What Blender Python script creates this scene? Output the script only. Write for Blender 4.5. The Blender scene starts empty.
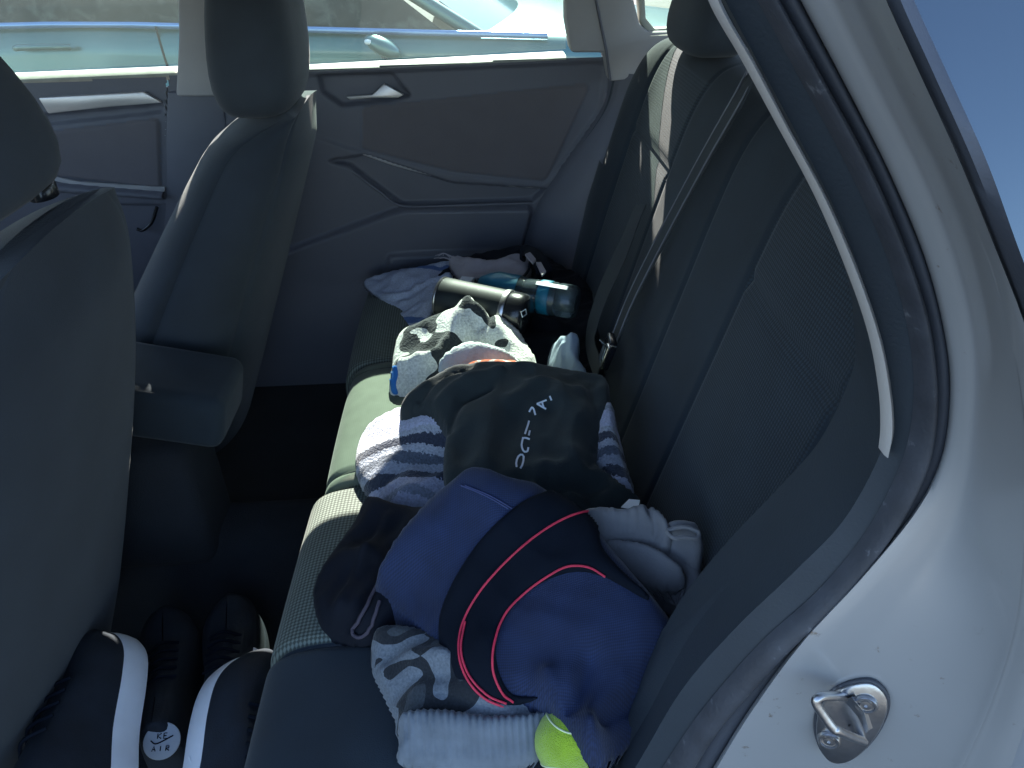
import bpy, bmesh, math, random
import numpy as np
from mathutils import Vector, Matrix, noise
from mathutils.bvhtree import BVHTree
random.seed(4)
C = bpy.context.scene.collection
R = math.radians
# ------------------------------------------------------------------ camera
CAM_H, PITCH, YAW, ROLL, FPX = 1.35, 33.0, 2.3, -1.2, 740.0
sc = bpy.context.scene
cam = bpy.data.cameras.new('camera'); camo = bpy.data.objects.new('camera', cam); C.objects.link(camo)
_p, _y, _r = R(PITCH), R(YAW), R(ROLL)
F_ = Vector((math.sin(_y)*math.cos(_p), math.cos(_y)*math.cos(_p), -math.sin(_p)))
R0 = Vector((math.cos(_y), -math.sin(_y), 0)); U0 = R0.cross(F_)
R_ = R0*math.cos(_r)+U0*math.sin(_r); U_ = U0*math.cos(_r)-R0*math.sin(_r)
O_ = Vector((0, 0, CAM_H))
camo.matrix_world = Matrix(((R_.x, U_.x, -F_.x, 0), (R_.y, U_.y, -F_.y, 0), (R_.z, U_.z, -F_.z, CAM_H), (0, 0, 0, 1)))
cam.sensor_width = 36; cam.lens = FPX*36/1024; cam.clip_start = 0.02; cam.clip_end = 500
sc.camera = camo
# ------------------------------------------------------------------ light
SUN_EL, SUN_AZ = 41.0, -5.0     # light comes from the far side (+y), a little from the car's front (-x)
w = bpy.data.worlds.new('World'); sc.world = w; w.use_nodes = True
nt = w.node_tree; sky = nt.nodes.new('ShaderNodeTexSky'); sky.sky_type = 'NISHITA'; sky.sun_disc = False
sky.sun_elevation = R(SUN_EL); sky.sun_rotation = R(-SUN_AZ); sky.ozone_density = 1.6
nt.links.new(sky.outputs[0], nt.nodes['Background'].inputs[0]); nt.nodes['Background'].inputs[1].default_value = 0.11
sl = bpy.data.lights.new('sun', 'SUN'); sl.energy = 5.0; sl.angle = R(0.5); sl.color = (1, .96, .84)
so = bpy.data.objects.new('sun', sl); C.objects.link(so); so.location = (-2, 10, 10)
_d = Vector((math.sin(R(SUN_AZ))*math.cos(R(SUN_EL)), -math.cos(R(SUN_AZ))*math.cos(R(SUN_EL)), -math.sin(R(SUN_EL))))
so.rotation_euler = _d.to_track_quat('-Z', 'Y').to_euler()
sc.view_settings.view_transform = 'Standard'; sc.view_settings.look = 'None'
sc.view_settings.gamma = 1; sc.view_settings.exposure = 2.3; sc.view_settings.use_curve_mapping = False
try:
    sc.cycles.use_denoising = True; sc.cycles.denoiser = 'OPENIMAGEDENOISE'
    sc.cycles.max_bounces = 10; sc.cycles.diffuse_bounces = 5; sc.cycles.transparent_max_bounces = 16
    sc.cycles.caustics_reflective = False; sc.cycles.caustics_refractive = False; sc.cycles.sample_clamp_indirect = 6
except Exception: pass

# ------------------------------------------------------------------ geometry helpers
def ray(px, py): return F_ + R_*((px-512)/FPX) + U_*((384-py)/FPX)
def un(px, py, ax, v):
    d = ray(px, py); k = 'xyz'.index(ax); t = (v-O_[k])/d[k]; return O_+d*t
def unp(px, py, co, no):
    d = ray(px, py); co = Vector(co); no = Vector(no); return O_ + d*((co-O_).dot(no)/d.dot(no))
def setp(o, label=None, cat=None, group=None, kind=None):
    for k, v in (('label', label), ('category', cat), ('group', group), ('kind', kind)):
        if v: o[k] = v
    return o
def link(name, verts, faces, mats, parent=None, smooth=True, mi=None, origin=None, uv=None):
    me = bpy.data.meshes.new(name)
    og = Vector(origin) if origin is not None else Vector((0, 0, 0))
    if parent is None and origin is None and len(verts):
        vs = np.array([tuple(v) for v in verts]); og = Vector((vs[:, 0].mean(), vs[:, 1].mean(), vs[:, 2].min()))
    pl = parent_loc(parent)
    me.from_pydata([tuple(Vector(v)-(og if parent is None else pl)) for v in verts], [], faces)
    if not isinstance(mats, (list, tuple)): mats = [mats]
    for m in mats: me.materials.append(m)
    if mi is not None: me.polygons.foreach_set('material_index', mi)
    if smooth: me.polygons.foreach_set('use_smooth', [True]*len(me.polygons))
    me.validate(); me.update()
    o = bpy.data.objects.new(name, me); C.objects.link(o)
    if parent is None: o.location = og
    else: o.parent = parent
    return o
def parent_loc(p):
    l = Vector((0, 0, 0))
    while p is not None: l += p.location; p = p.parent
    return l
def empty(name, loc):
    o = bpy.data.objects.new(name, None); C.objects.link(o); o.location = loc; o.empty_display_size = .1; return o
def fixn(o):
    bm = bmesh.new(); bm.from_mesh(o.data); bmesh.ops.recalc_face_normals(bm, faces=bm.faces); bm.to_mesh(o.data); bm.free()
def autosharp(o, ang=35):
    bm = bmesh.new(); bm.from_mesh(o.data)
    for e in bm.edges:
        if len(e.link_faces) == 2 and e.calc_face_angle(0) > R(ang): e.smooth = False
    bm.to_mesh(o.data); bm.free()
def cat(pts, n, closed=False):
    """Catmull-Rom resample to n points"""
    P = [np.array(tuple(p), float) for p in pts]; m = len(P); out = []
    segs = m if closed else m-1
    for k in range(n):
        t = k*segs/(n if closed else n-1); i = min(int(t), segs-1); f = t-i
        if closed: a, b, c, d = P[(i-1) % m], P[i % m], P[(i+1) % m], P[(i+2) % m]
        else:
            b, c = P[i], P[i+1]; a = P[i-1] if i > 0 else 2*b-c; d = P[i+2] if i+2 < m else 2*c-b
        out.append(.5*((2*b)+(-a+c)*f+(2*a-5*b+4*c-d)*f*f+(-a+3*b-3*c+d)*f**3))
    return out
def grid(name, rows, mats, parent=None, closed_u=False, closed_v=False, caps=False, mi=None, **kw):
    """rows: list of lists of points. closed_v closes each row."""
    nr = len(rows); nc = len(rows[0]); vs = [p for r in rows for p in r]; fs = []; m = []
    for i in range(nr if closed_u else nr-1):
        for j in range(nc if closed_v else nc-1):
            a, b = i*nc+j, i*nc+(j+1) % nc; c, d = ((i+1) % nr)*nc+(j+1) % nc, ((i+1) % nr)*nc+j
            fs.append((a, b, c, d)); m.append(mi(i, j) if mi else 0)
    if caps:
        fs.append(tuple(range(nc))); fs.append(tuple(range((nr-1)*nc, nr*nc))); m += [0, 0]
    o = link(name, vs, fs, mats, parent, mi=m, **kw); fixn(o); autosharp(o, 50); return o
def tube(name, path, rad, mat, parent=None, seg=10, n=None, closed=False, **kw):
    pts = [Vector(p) for p in (cat(path, n, closed) if n else path)]; rows = []; prev = None
    for i, p in enumerate(pts):
        if closed: t = pts[(i+1) % len(pts)]-pts[i-1]
        else: t = pts[min(i+1, len(pts)-1)]-pts[max(i-1, 0)]
        t.normalize()
        u = (prev if prev is not None else Vector((0, 0, 1)) if abs(t.z) < .9 else Vector((1, 0, 0)))
        u = (u-t*u.dot(t)).normalized(); prev = u; v = t.cross(u)
        r = rad(i/(len(pts)-1)) if callable(rad) else rad
        rows.append([p+(u*math.cos(a)+v*math.sin(a))*r for a in [2*math.pi*k/seg for k in range(seg)]])
    return grid(name, rows, mat, parent, closed_u=closed, closed_v=True, caps=not closed, **kw)
def ribbon(name, path, width, normal, mat, parent=None, thick=.0015, n=None, **kw):
    pts = [Vector(p) for p in (cat(path, n) if n else path)]; rows = []
    for i, p in enumerate(pts):
        t = (pts[min(i+1, len(pts)-1)]-pts[max(i-1, 0)]).normalized()
        nn = normal(p) if callable(normal) else Vector(normal)
        nn = (nn-t*nn.dot(t)).normalized(); s = t.cross(nn)
        wd = width(i/(len(pts)-1)) if callable(width) else width
        h = wd/2; rows.append([p-s*h, p-s*h*.5+nn*thick*.3, p+s*h*.5+nn*thick*.3, p+s*h, p+s*h-nn*thick, p-s*h-nn*thick])
    return grid(name, rows, mat, parent, closed_v=True, caps=True, **kw)
def box(name, c, s, mat, parent=None, bev=.01, seg=3, rot=None, **kw):
    bm = bmesh.new(); bmesh.ops.create_cube(bm, size=1)
    for v in bm.verts: v.co = Vector((v.co.x*s[0], v.co.y*s[1], v.co.z*s[2]))
    if bev: bmesh.ops.bevel(bm, geom=bm.edges[:]+bm.verts[:], offset=min(bev, min(s)*.49), segments=seg, profile=.5, affect='EDGES')
    if rot: bmesh.ops.rotate(bm, verts=bm.verts, cent=(0, 0, 0), matrix=rot)
    vs = [v.co+Vector(c) for v in bm.verts]; fs = [[v.index for v in f.verts] for f in bm.faces]; bm.free()
    return link(name, vs, fs, mat, parent, **kw)
def plate(name, poly, ax, v, th, mat, parent=None, bev=.004, n=None, sgn=1, **kw):
    """polygon traced in a real plane (coordinate ax = v) and given thickness"""
    pts = [un(a, b, ax, v) for a, b in poly]
    return plate3(name, pts, ax, th*sgn, mat, parent, bev, n, **kw)
def plate3(name, pts, ax, th, mat, parent=None, bev=.004, n=None, **kw):
    if n: pts = [Vector(p) for p in cat(pts, n, True)]
    k = 'xyz'.index(ax); off = Vector((0, 0, 0)); off[k] = th
    bm = bmesh.new(); vv = [bm.verts.new(p) for p in pts]; f = bm.faces.new(vv)
    r = bmesh.ops.extrude_face_region(bm, geom=[f]); nv = [e for e in r['geom'] if isinstance(e, bmesh.types.BMVert)]
    for q in nv: q.co += off
    bmesh.ops.recalc_face_normals(bm, faces=bm.faces)
    if bev: bmesh.ops.bevel(bm, geom=[e for e in bm.edges if len(e.link_faces) == 2 and e.calc_face_angle() > R(40)], offset=bev, segments=2, profile=.5, affect='EDGES')
    bm.verts.index_update()
    vs = [q.co.copy() for q in bm.verts]; fs = [[q.index for q in g.verts] for g in bm.faces]; bm.free()
    o = link(name, vs, fs, mat, parent, smooth=True, **kw); autosharp(o, 30); return o
def poly_sd(P, poly):
    """signed distance (positive inside) of points P (n,2) to polygon, and the nearest boundary point"""
    A = poly; B = np.roll(poly, -1, 0); d = np.full(len(P), 1e9); near = np.zeros_like(P); idx = np.zeros(len(P), int); ins = np.zeros(len(P), bool)
    for i in range(len(A)):
        a, b = A[i], B[i]; ab = b-a; t = np.clip(((P-a)@ab)/max(ab@ab, 1e-12), 0, 1); q = a+t[:, None]*ab
        dd = np.hypot(*(P-q).T); m = dd < d; d[m] = dd[m]; near[m] = q[m]; idx[m] = i
        c = ((a[1] > P[:, 1]) != (b[1] > P[:, 1]))
        with np.errstate(divide='ignore', invalid='ignore'):
            xi = (b[0]-a[0])*(P[:, 1]-a[1])/(b[1]-a[1])+a[0]
        ins ^= c & (P[:, 0] < xi)
    return np.where(ins, d, -d), near, idx
def nz(x, y, z=0.0): return noise.noise(Vector((x, y, z)))
def seg_d(P, a, b):
    ab = b-a; t = np.clip(((P-a)@ab)/max(ab@ab, 1e-12), 0, 1); return np.hypot(*(P-(a+t[:, None]*ab)).T)
def cloth(name, outline, mat, bulge=.04, Rr=.05, ctrl=(), folds=(), ridge=(0, 60, 0, .5), lump=(.006, 14), base=.6, res=.005, parent=None, seed=0, drop=True, inset=.012, bumpfn=None, zs_=.66, crump=(.008, 9), **kw):
    """A draped garment: outline points (px,py,z) unprojected at their own heights; interior domed, with folds."""
    Zc = lambda q: .615+(q-.615)*zs_ if q > .615 else q
    base = Zc(base); outline = [(a, b, Zc(z)) for a, b, z in outline]; ctrl = [(a, b, Zc(z)) for a, b, z in ctrl]
    ol = [tuple(un(a, b, 'z', z)) for a, b, z in outline]; ol = np.array(cat(ol, len(ol)*10, True)); P2 = ol[:, :2]; Z = ol[:, 2]
    # ragged edge
    lo, hi = P2.min(0)-res, P2.max(0)+res; nx, ny = [int(math.ceil(v/res))+1 for v in (hi-lo)]
    gx, gy = np.meshgrid(lo[0]+np.arange(nx)*res, lo[1]+np.arange(ny)*res, indexing='ij'); G = np.stack([gx.ravel(), gy.ravel()], 1)
    cc = G.reshape(nx, ny, 2)[:-1, :-1].reshape(-1, 2)+res/2; sd, _, _ = poly_sd(cc, P2); cell = (sd > 0).reshape(nx-1, ny-1)
    used = {}; faces = []
    for i, j in zip(*np.nonzero(cell)):
        f = []
        for di, dj in ((0, 0), (1, 0), (1, 1), (0, 1)):
            k = (i+di)*ny+j+dj; f.append(used.setdefault(k, len(used)))
        faces.append(tuple(f))
    V = G[np.array(list(used.keys()))].copy()
    ec = {}
    for f in faces:
        for a in range(4):
            e = (f[a], f[(a+1) % 4]); k = (min(e), max(e)); ec[k] = None if k in ec else e
    border = [e for e in ec.values() if e]; bset = np.zeros(len(V), bool)
    for e in border: bset[e[0]] = bset[e[1]] = True
    sd, near, idx = poly_sd(V, P2); V[bset] = near[bset]; sd = np.maximum(sd, 0); sd[bset] = 0
    # relax interior
    nb = [[] for _ in V]
    for f in faces:
        for a in range(4): nb[f[a]].append(f[(a+1) % 4]); nb[f[(a+1) % 4]].append(f[a])
    for _ in range(2):
        for i in np.nonzero((~bset) & (sd < res*3))[0]: V[i] = V[nb[i]].mean(0)
    samp = P2[::3]; zs = Z[::3]
    if len(ctrl):
        cp = np.array([tuple(un(a, b, 'z', z)) for a, b, z in ctrl]); samp = np.vstack([samp]+[cp[:, :2]]*3); zs = np.concatenate([zs]+[cp[:, 2]]*3)
    D = np.hypot(V[:, None, 0]-samp[None, :, 0], V[:, None, 1]-samp[None, :, 1])+1e-4; W = D**-3.0; z = (W@zs)/W.sum(1)
    t = np.clip(sd/Rr, 0, 1); prof = np.sqrt(1-(1-t)**2); z = z+bulge*prof
    amp, frq, ang, st = ridge; ca, sa = math.cos(ang), math.sin(ang); fade = np.clip(sd/.02, .15, 1)
    for i in range(len(V)):
        x, y = V[i]; u = (x*ca+y*sa)*st; v = -x*sa+y*ca
        wv = v+.03*nz(x*9, y*9, seed+3.3)
        r = 0
        if amp: r = amp*((1-abs(nz(u*frq, wv*frq, seed))*2.2)+.5*(1-abs(nz(u*frq*2.1+5, wv*frq*2.1, seed+7))*2.2)-.7)*fade[i]
        if crump[0]:
            wx, wy = x+.035*nz(x*7, y*7, seed+21), y+.035*nz(x*7+9, y*7, seed+23)
            def rg(f_, o_): q = nz(wx*f_, wy*f_, seed+o_); return 1-math.sqrt(q*q+.002)*2.4
            r += crump[0]*(rg(crump[1], 31)+.45*rg(crump[1]*2.3, 37)-.75)*fade[i]
        z[i] += r+lump[0]*nz(x*lump[1], y*lump[1], seed+11)*fade[i]
    for f in folds:
        path, wd, am = f[:3]; fz = Zc(f[3]) if len(f) > 3 else zs.mean()+bulge
        pp = np.array(cat([tuple(un(a, b, 'z', fz))[:2] for a, b in path], 24)); d = np.full(len(V), 1e9)
        for a, b in zip(pp[:-1], pp[1:]): d = np.minimum(d, seg_d(V, a, b))
        z += am*np.exp(-(d/wd)**2)*np.clip(sd/.006, .3, 1)
    if bumpfn: z += bumpfn(V, sd)
    verts = [(x, y, q) for (x, y), q in zip(V, z)]
    if drop:
        n0 = len(verts); m = {}
        for e in border:
            for k in e:
                if k not in m:
                    inn = V[nb[k]].mean(0)-V[k]; L = np.hypot(*inn)+1e-9; q = V[k]+inn/L*inset
                    zb = min(base, z[k]-.004); md = (V[k]*.45+q*.55); m[k] = (len(verts), len(verts)+1)
                    verts.append((V[k][0]-inn[0]/L*.002, V[k][1]-inn[1]/L*.002, z[k]*.7+zb*.3)); verts.append((q[0], q[1], zb))
        for a, b in border:
            faces.append((b, a, m[a][0], m[b][0])); faces.append((m[b][0], m[a][0], m[a][1], m[b][1]))
    o = link(name, verts, faces, mat, parent, **kw)
    return o
def bvh(o):
    dg = bpy.context.evaluated_depsgraph_get(); dg.update()
    pl = parent_loc(o); me = o.data
    return BVHTree.FromPolygons([v.co+pl for v in me.vertices], [p.vertices[:] for p in me.polygons])
def hit(b, px, py):
    d = ray(px, py).normalized(); r = b.ray_cast(O_, d)
    if r[0] is None:
        return None, None
    n = r[1] if r[1].dot(d) < 0 else -r[1]; return r[0], n
def on(b, path, off=.0015, n=None):
    """lay a traced path on a real surface"""
    out = []
    for p in (cat(path, n) if n else path):
        h, nn = hit(b, p[0], p[1])
        if h is not None: out.append(h+nn*off)
    return out
def wrap(name, poly, b, off, mat, parent=None, step=2.5, puff=0, fall=None, n=None, **kw):
    """a second layer of cloth lying on a surface: grid over the traced shape, laid on the surface and offset"""
    P2 = np.array(cat(poly, n or len(poly)*8, True)); lo, hi = P2.min(0)-step, P2.max(0)+step
    nx, ny = [int(math.ceil(v/step))+1 for v in (hi-lo)]
    gx, gy = np.meshgrid(lo[0]+np.arange(nx)*step, lo[1]+np.arange(ny)*step, indexing='ij'); G = np.stack([gx.ravel(), gy.ravel()], 1)
    cc = G.reshape(nx, ny, 2)[:-1, :-1].reshape(-1, 2)+step/2; sd, _, _ = poly_sd(cc, P2); cell = (sd > 0).reshape(nx-1, ny-1)
    used = {}; faces = []
    for i, j in zip(*np.nonzero(cell)):
        faces.append(tuple(used.setdefault((i+di)*ny+j+dj, len(used)) for di, dj in ((0, 0), (1, 0), (1, 1), (0, 1))))
    V = G[np.array(list(used.keys()))].copy(); ec = {}
    for f in faces:
        for a in range(4):
            e = (f[a], f[(a+1) % 4]); k = (min(e), max(e)); ec[k] = None if k in ec else e
    border = [e for e in ec.values() if e]; bs = np.zeros(len(V), bool)
    for e in border: bs[e[0]] = bs[e[1]] = True
    sd, near, _ = poly_sd(V, P2); V[bs] = near[bs]; sd[bs] = 0
    pos = []; nor = []; ok = []
    last = None
    for (x, y), s in zip(V, sd):
        h, nn = hit(b, x, y)
        if h is None: h, nn, g = Vector((0, 0, 0)), Vector((0, 0, 1)), False
        else: g = True
        pos.append(h); nor.append(nn); ok.append(g)
    # smoothed normals
    out = []
    for i, (x, y) in enumerate(V):
        s = max(sd[i], 0); k = off+puff*math.sqrt(1-(1-min(1, s/14))**2)
        out.append(pos[i]+(nor[i]*.6+Vector((0, 0, .4)))*k)
    faces = [f for f in faces if all(ok[k] for k in f)]
    # drop faces that jump in depth
    faces = [f for f in faces if max((out[f[0]]-out[f[2]]).length, (out[f[1]]-out[f[3]]).length) < .03]
    vs = [tuple(v) for v in out]; n0 = len(vs)
    ec = {}
    for f in faces:
        for a in range(4):
            e = (f[a], f[(a+1) % 4]); k = (min(e), max(e)); ec[k] = None if k in ec else e
    m = {}
    for e in [e for e in ec.values() if e]:
        for k in e:
            if k not in m: m[k] = len(vs); vs.append(tuple(pos[k]-nor[k]*.004-Vector((0, 0, .002))))
        faces.append((e[1], e[0], m[e[0]], m[e[1]]))
    keep = sorted({k for f in faces for k in f}); mp = {k: i for i, k in enumerate(keep)}
    return link(name, [vs[k] for k in keep], [tuple(mp[k] for k in f) for f in faces], mat, parent, **kw)

# ------------------------------------------------------------------ materials
def mat(name, col, rough=.7, metal=0., spec=.5, coat=0., sheen=0., var=.15, vscale=8., bump=.0, bscale=300., bdist=.001, weave=None, spots=None, var2=None):
    m = bpy.data.materials.new(name); m.use_nodes = True; t = m.node_tree; N = t.nodes; L = t.links; b = N['Principled BSDF']
    b.inputs['Roughness'].default_value = rough; b.inputs['Metallic'].default_value = metal; b.inputs['Specular IOR Level'].default_value = spec
    b.inputs['Coat Weight'].default_value = coat; b.inputs['Coat Roughness'].default_value = .08; b.inputs['Sheen Weight'].default_value = sheen
    b.inputs['Sheen Roughness'].default_value = .4
    tc = N.new('ShaderNodeTexCoord'); n1 = N.new('ShaderNodeTexNoise'); n1.inputs['Scale'].default_value = vscale; n1.inputs['Detail'].default_value = 6
    L.new(tc.outputs['Object'], n1.inputs['Vector'])
    mr = N.new('ShaderNodeMapRange'); mr.inputs['From Min'].default_value = .3; mr.inputs['From Max'].default_value = .7
    mr.inputs['To Min'].default_value = 1-var; mr.inputs['To Max'].default_value = 1+var; L.new(n1.outputs['Fac'], mr.inputs['Value'])
    mx = N.new('ShaderNodeVectorMath'); mx.operation = 'SCALE'; mx.inputs[0].default_value = col[:3]; L.new(mr.outputs[0], mx.inputs['Scale'])
    cout = mx.outputs[0]; hgt = None
    if bump:
        n2 = N.new('ShaderNodeTexNoise'); n2.inputs['Scale'].default_value = bscale; n2.inputs['Detail'].default_value = 4; L.new(tc.outputs['Object'], n2.inputs['Vector']); hgt = n2.outputs['Fac']
    if weave:
        sc_, axes, amt, dark = weave
        sx = N.new('ShaderNodeSeparateXYZ'); L.new(tc.outputs['Object'], sx.inputs[0])
        def mth(op, a, bb=None, v=None):
            q = N.new('ShaderNodeMath'); q.operation = op; L.new(a, q.inputs[0])
            if bb is not None: L.new(bb, q.inputs[1])
            if v is not None: q.inputs[1].default_value = v
            return q.outputs[0]
        ia, ib = ['XYZ'.index(c) for c in axes]
        u = mth('MULTIPLY', sx.outputs[ia], v=sc_); v2 = mth('MULTIPLY', sx.outputs[ib], v=sc_)
        p = mth('SINE', mth('ADD', u, v2)); q = mth('SINE', mth('SUBTRACT', u, v2)); pr = mth('MULTIPLY', p, q)
        mr2 = N.new('ShaderNodeMapRange'); mr2.inputs['From Min'].default_value = -.3; mr2.inputs['From Max'].default_value = .5
        mr2.inputs['To Min'].default_value = dark; mr2.inputs['To Max'].default_value = 1; L.new(pr, mr2.inputs['Value'])
        m3 = N.new('ShaderNodeVectorMath'); m3.operation = 'SCALE'; L.new(cout, m3.inputs[0]); L.new(mr2.outputs[0], m3.inputs['Scale']); cout = m3.outputs[0]
        hgt2 = mth('MULTIPLY', mr2.outputs[0], v=amt)
        hgt = hgt2 if hgt is None else mth('ADD', hgt2, mth('MULTIPLY', hgt, v=.4))
    if spots:
        th, scol, ssc = spots
        n4 = N.new('ShaderNodeTexNoise'); n4.inputs['Scale'].default_value = ssc; n4.inputs['Detail'].default_value = 8; n4.inputs['Roughness'].default_value = .65; L.new(tc.outputs['Object'], n4.inputs['Vector'])
        mr4 = N.new('ShaderNodeMapRange'); mr4.inputs['From Min'].default_value = th; mr4.inputs['From Max'].default_value = th+.07; L.new(n4.outputs['Fac'], mr4.inputs['Value'])
        mi = N.new('ShaderNodeMix'); mi.data_type = 'RGBA'; L.new(mr4.outputs[0], mi.inputs['Factor']); L.new(cout, mi.inputs['A']); mi.inputs['B'].default_value = (*scol, 1); cout = mi.outputs['Result']
    L.new(cout, b.inputs['Base Color'])
    if hgt is not None:
        bp = N.new('ShaderNodeBump'); bp.inputs['Distance'].default_value = bdist; bp.inputs['Strength'].default_value = max(bump, .6 if weave else 0); L.new(hgt, bp.inputs['Height']); L.new(bp.outputs[0], b.inputs['Normal'])
    return m
def ramp_mat(name, stops, expr, rough=.95, bump=.5, bscale=350, bdist=.002, sheen=.3, const=True):
    """patterned cloth: expr(N,L,texcoord)->value socket, through a colour ramp"""
    m = bpy.data.materials.new(name); m.use_nodes = True; t = m.node_tree; N = t.nodes; L = t.links; b = N['Principled BSDF']
    b.inputs['Roughness'].default_value = rough; b.inputs['Specular IOR Level'].default_value = .2; b.inputs['Sheen Weight'].default_value = sheen
    tc = N.new('ShaderNodeTexCoord'); s = expr(N, L, tc.outputs['Object']); cr = N.new('ShaderNodeValToRGB')
    cr.color_ramp.interpolation = 'CONSTANT' if const else 'LINEAR'
    for i, (p, c) in enumerate(stops):
        e = cr.color_ramp.elements[i] if i < 2 else cr.color_ramp.elements.new(p); e.position = p; e.color = (*c, 1)
    L.new(s, cr.inputs[0]); 
    n2 = N.new('ShaderNodeTexNoise'); n2.inputs['Scale'].default_value = bscale; n2.inputs['Detail'].default_value = 5; L.new(tc.outputs['Object'], n2.inputs['Vector'])
    mr = N.new('ShaderNodeMapRange'); mr.inputs['From Min'].default_value = .3; mr.inputs['From Max'].default_value = .7; mr.inputs['To Min'].default_value = .72; mr.inputs['To Max'].default_value = 1.15; L.new(n2.outputs['Fac'], mr.inputs['Value'])
    vm = N.new('ShaderNodeVectorMath'); vm.operation = 'SCALE'; L.new(cr.outputs[0], vm.inputs[0]); L.new(mr.outputs[0], vm.inputs['Scale']); L.new(vm.outputs[0], b.inputs['Base Color'])
    bp = N.new('ShaderNodeBump'); bp.inputs['Distance'].default_value = bdist; bp.inputs['Strength'].default_value = bump; L.new(n2.outputs['Fac'], bp.inputs['Height']); L.new(bp.outputs[0], b.inputs['Normal'])
    return m
def stripe_expr(dirv, freq, warp, wsc, fuzz=.02):
    def ex(N, L, vec):
        n = N.new('ShaderNodeTexNoise'); n.inputs['Scale'].default_value = wsc; L.new(vec, n.inputs['Vector'])
        n3 = N.new('ShaderNodeTexNoise'); n3.inputs['Scale'].default_value = 260; L.new(vec, n3.inputs['Vector'])
        d = N.new('ShaderNodeVectorMath'); d.operation = 'DOT_PRODUCT'; L.new(vec, d.inputs[0]); d.inputs[1].default_value = dirv
        a = N.new('ShaderNodeMath'); a.operation = 'MULTIPLY_ADD'; L.new(n.outputs['Fac'], a.inputs[0]); a.inputs[1].default_value = warp; L.new(d.outputs['Value'], a.inputs[2])
        a2 = N.new('ShaderNodeMath'); a2.operation = 'MULTIPLY'; L.new(a.outputs[0], a2.inputs[0]); a2.inputs[1].default_value = freq
        a3 = N.new('ShaderNodeMath'); a3.operation = 'MULTIPLY_ADD'; L.new(n3.outputs['Fac'], a3.inputs[0]); a3.inputs[1].default_value = fuzz*4; L.new(a2.outputs[0], a3.inputs[2])
        f = N.new('ShaderNodeMath'); f.operation = 'FRACT'; L.new(a3.outputs[0], f.inputs[0]); return f.outputs[0]
    return ex
def noise_expr(scale, stretch=(1, 1, 1), detail=1.5, dist=.6, off=(0, 0, 0)):
    def ex(N, L, vec):
        mp = N.new('ShaderNodeMapping'); mp.inputs['Scale'].default_value = stretch; mp.inputs['Location'].default_value = off; L.new(vec, mp.inputs[0])
        n = N.new('ShaderNodeTexNoise'); n.inputs['Scale'].default_value = scale; n.inputs['Detail'].default_value = detail; n.inputs['Distortion'].default_value = dist; L.new(mp.outputs[0], n.inputs['Vector'])
        return n.outputs['Fac']
    return ex
def glass_mat(name, tint, gloss=.1, dust=.0):
    m = bpy.data.materials.new(name); m.use_nodes = True; t = m.node_tree; N = t.nodes; L = t.links; N.remove(N['Principled BSDF'])
    tr = N.new('ShaderNodeBsdfTransparent'); tr.inputs[0].default_value = (*tint, 1); gl = N.new('ShaderNodeBsdfGlossy'); gl.inputs['Roughness'].default_value = .03
    fr = N.new('ShaderNodeFresnel'); fr.inputs[0].default_value = 1.45; mx = N.new('ShaderNodeMixShader'); L.new(fr.outputs[0], mx.inputs[0]); L.new(tr.outputs[0], mx.inputs[1]); L.new(gl.outputs[0], mx.inputs[2])
    o = mx.outputs[0]
    if dust:
        df = N.new('ShaderNodeBsdfTranslucent'); df.inputs[0].default_value = (.8, .85, .8, 1)
        tc = N.new('ShaderNodeTexCoord'); n = N.new('ShaderNodeTexNoise'); n.inputs['Scale'].default_value = 5; n.inputs['Detail'].default_value = 8; L.new(tc.outputs['Object'], n.inputs['Vector'])
        ml = N.new('ShaderNodeMath'); ml.operation = 'MULTIPLY'; ml.inputs[1].default_value = dust*2; L.new(n.outputs['Fac'], ml.inputs[0])
        m2 = N.new('ShaderNodeMixShader'); L.new(ml.outputs[0], m2.inputs[0]); L.new(o, m2.inputs[1]); L.new(df.outputs[0], m2.inputs[2]); o = m2.outputs[0]
    L.new(o, N['Material Output'].inputs[0]); return m

M = {}
M['asphalt'] = mat('asphalt', (.075, .073, .07), .9, bump=.6, bscale=120, bdist=.006, var=.3, vscale=3)
M['silver'] = mat('silver_paint', (.40, .41, .42), .38, metal=.4, coat=.6, var=.04, vscale=5, spots=(.655, (.20, .16, .12), 60))
M['silver_clean'] = mat('silver_paint_outer', (.50, .53, .57), .3, metal=.6, coat=.8, var=.03)
M['rubber'] = mat('seal_rubber', (.045, .05, .062), .55, bump=.5, bscale=220, bdist=.001, var=.25, vscale=30, spots=(.62, (.14, .15, .17), 60))
M['rubber2'] = mat('flange_rubber', (.055, .063, .082), .6, bump=.3, bscale=300, var=.12, vscale=12)
M['trimlight'] = mat('pillar_trim_light', (.42, .40, .38), .8, bump=.3, bscale=500, var=.05)
M['pillar'] = mat('pillar_trim_grey', (.36, .35, .35), .8, bump=.3, bscale=400, var=.06)
M['plastic'] = mat('door_plastic', (.105, .108, .13), .55, bump=.5, bscale=420, bdist=.0006, var=.03)  # raised violet-grey stands in for the glare veil on the far doors
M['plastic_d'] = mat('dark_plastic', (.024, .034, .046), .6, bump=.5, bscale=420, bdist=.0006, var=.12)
M['doorcloth'] = mat('door_cloth', (.135, .125, .135), .95, bump=.5, bscale=600, var=.03, vscale=20)  # purplish tone paints in the same lens glare
M['sill'] = mat('window_sill_rubber', (.32, .33, .29), .6, bump=.4, bscale=300, var=.2, vscale=25)
M['seat'] = mat('seat_fabric_sunlit', (.115, .140, .108), .9, sheen=.1, bump=.6, bscale=900, bdist=.0008, var=.14, vscale=22, weave=(900, 'XY', .5, .93))  # sunlit copy: green-grey lifted so the cushion reads as lying in sun
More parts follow.
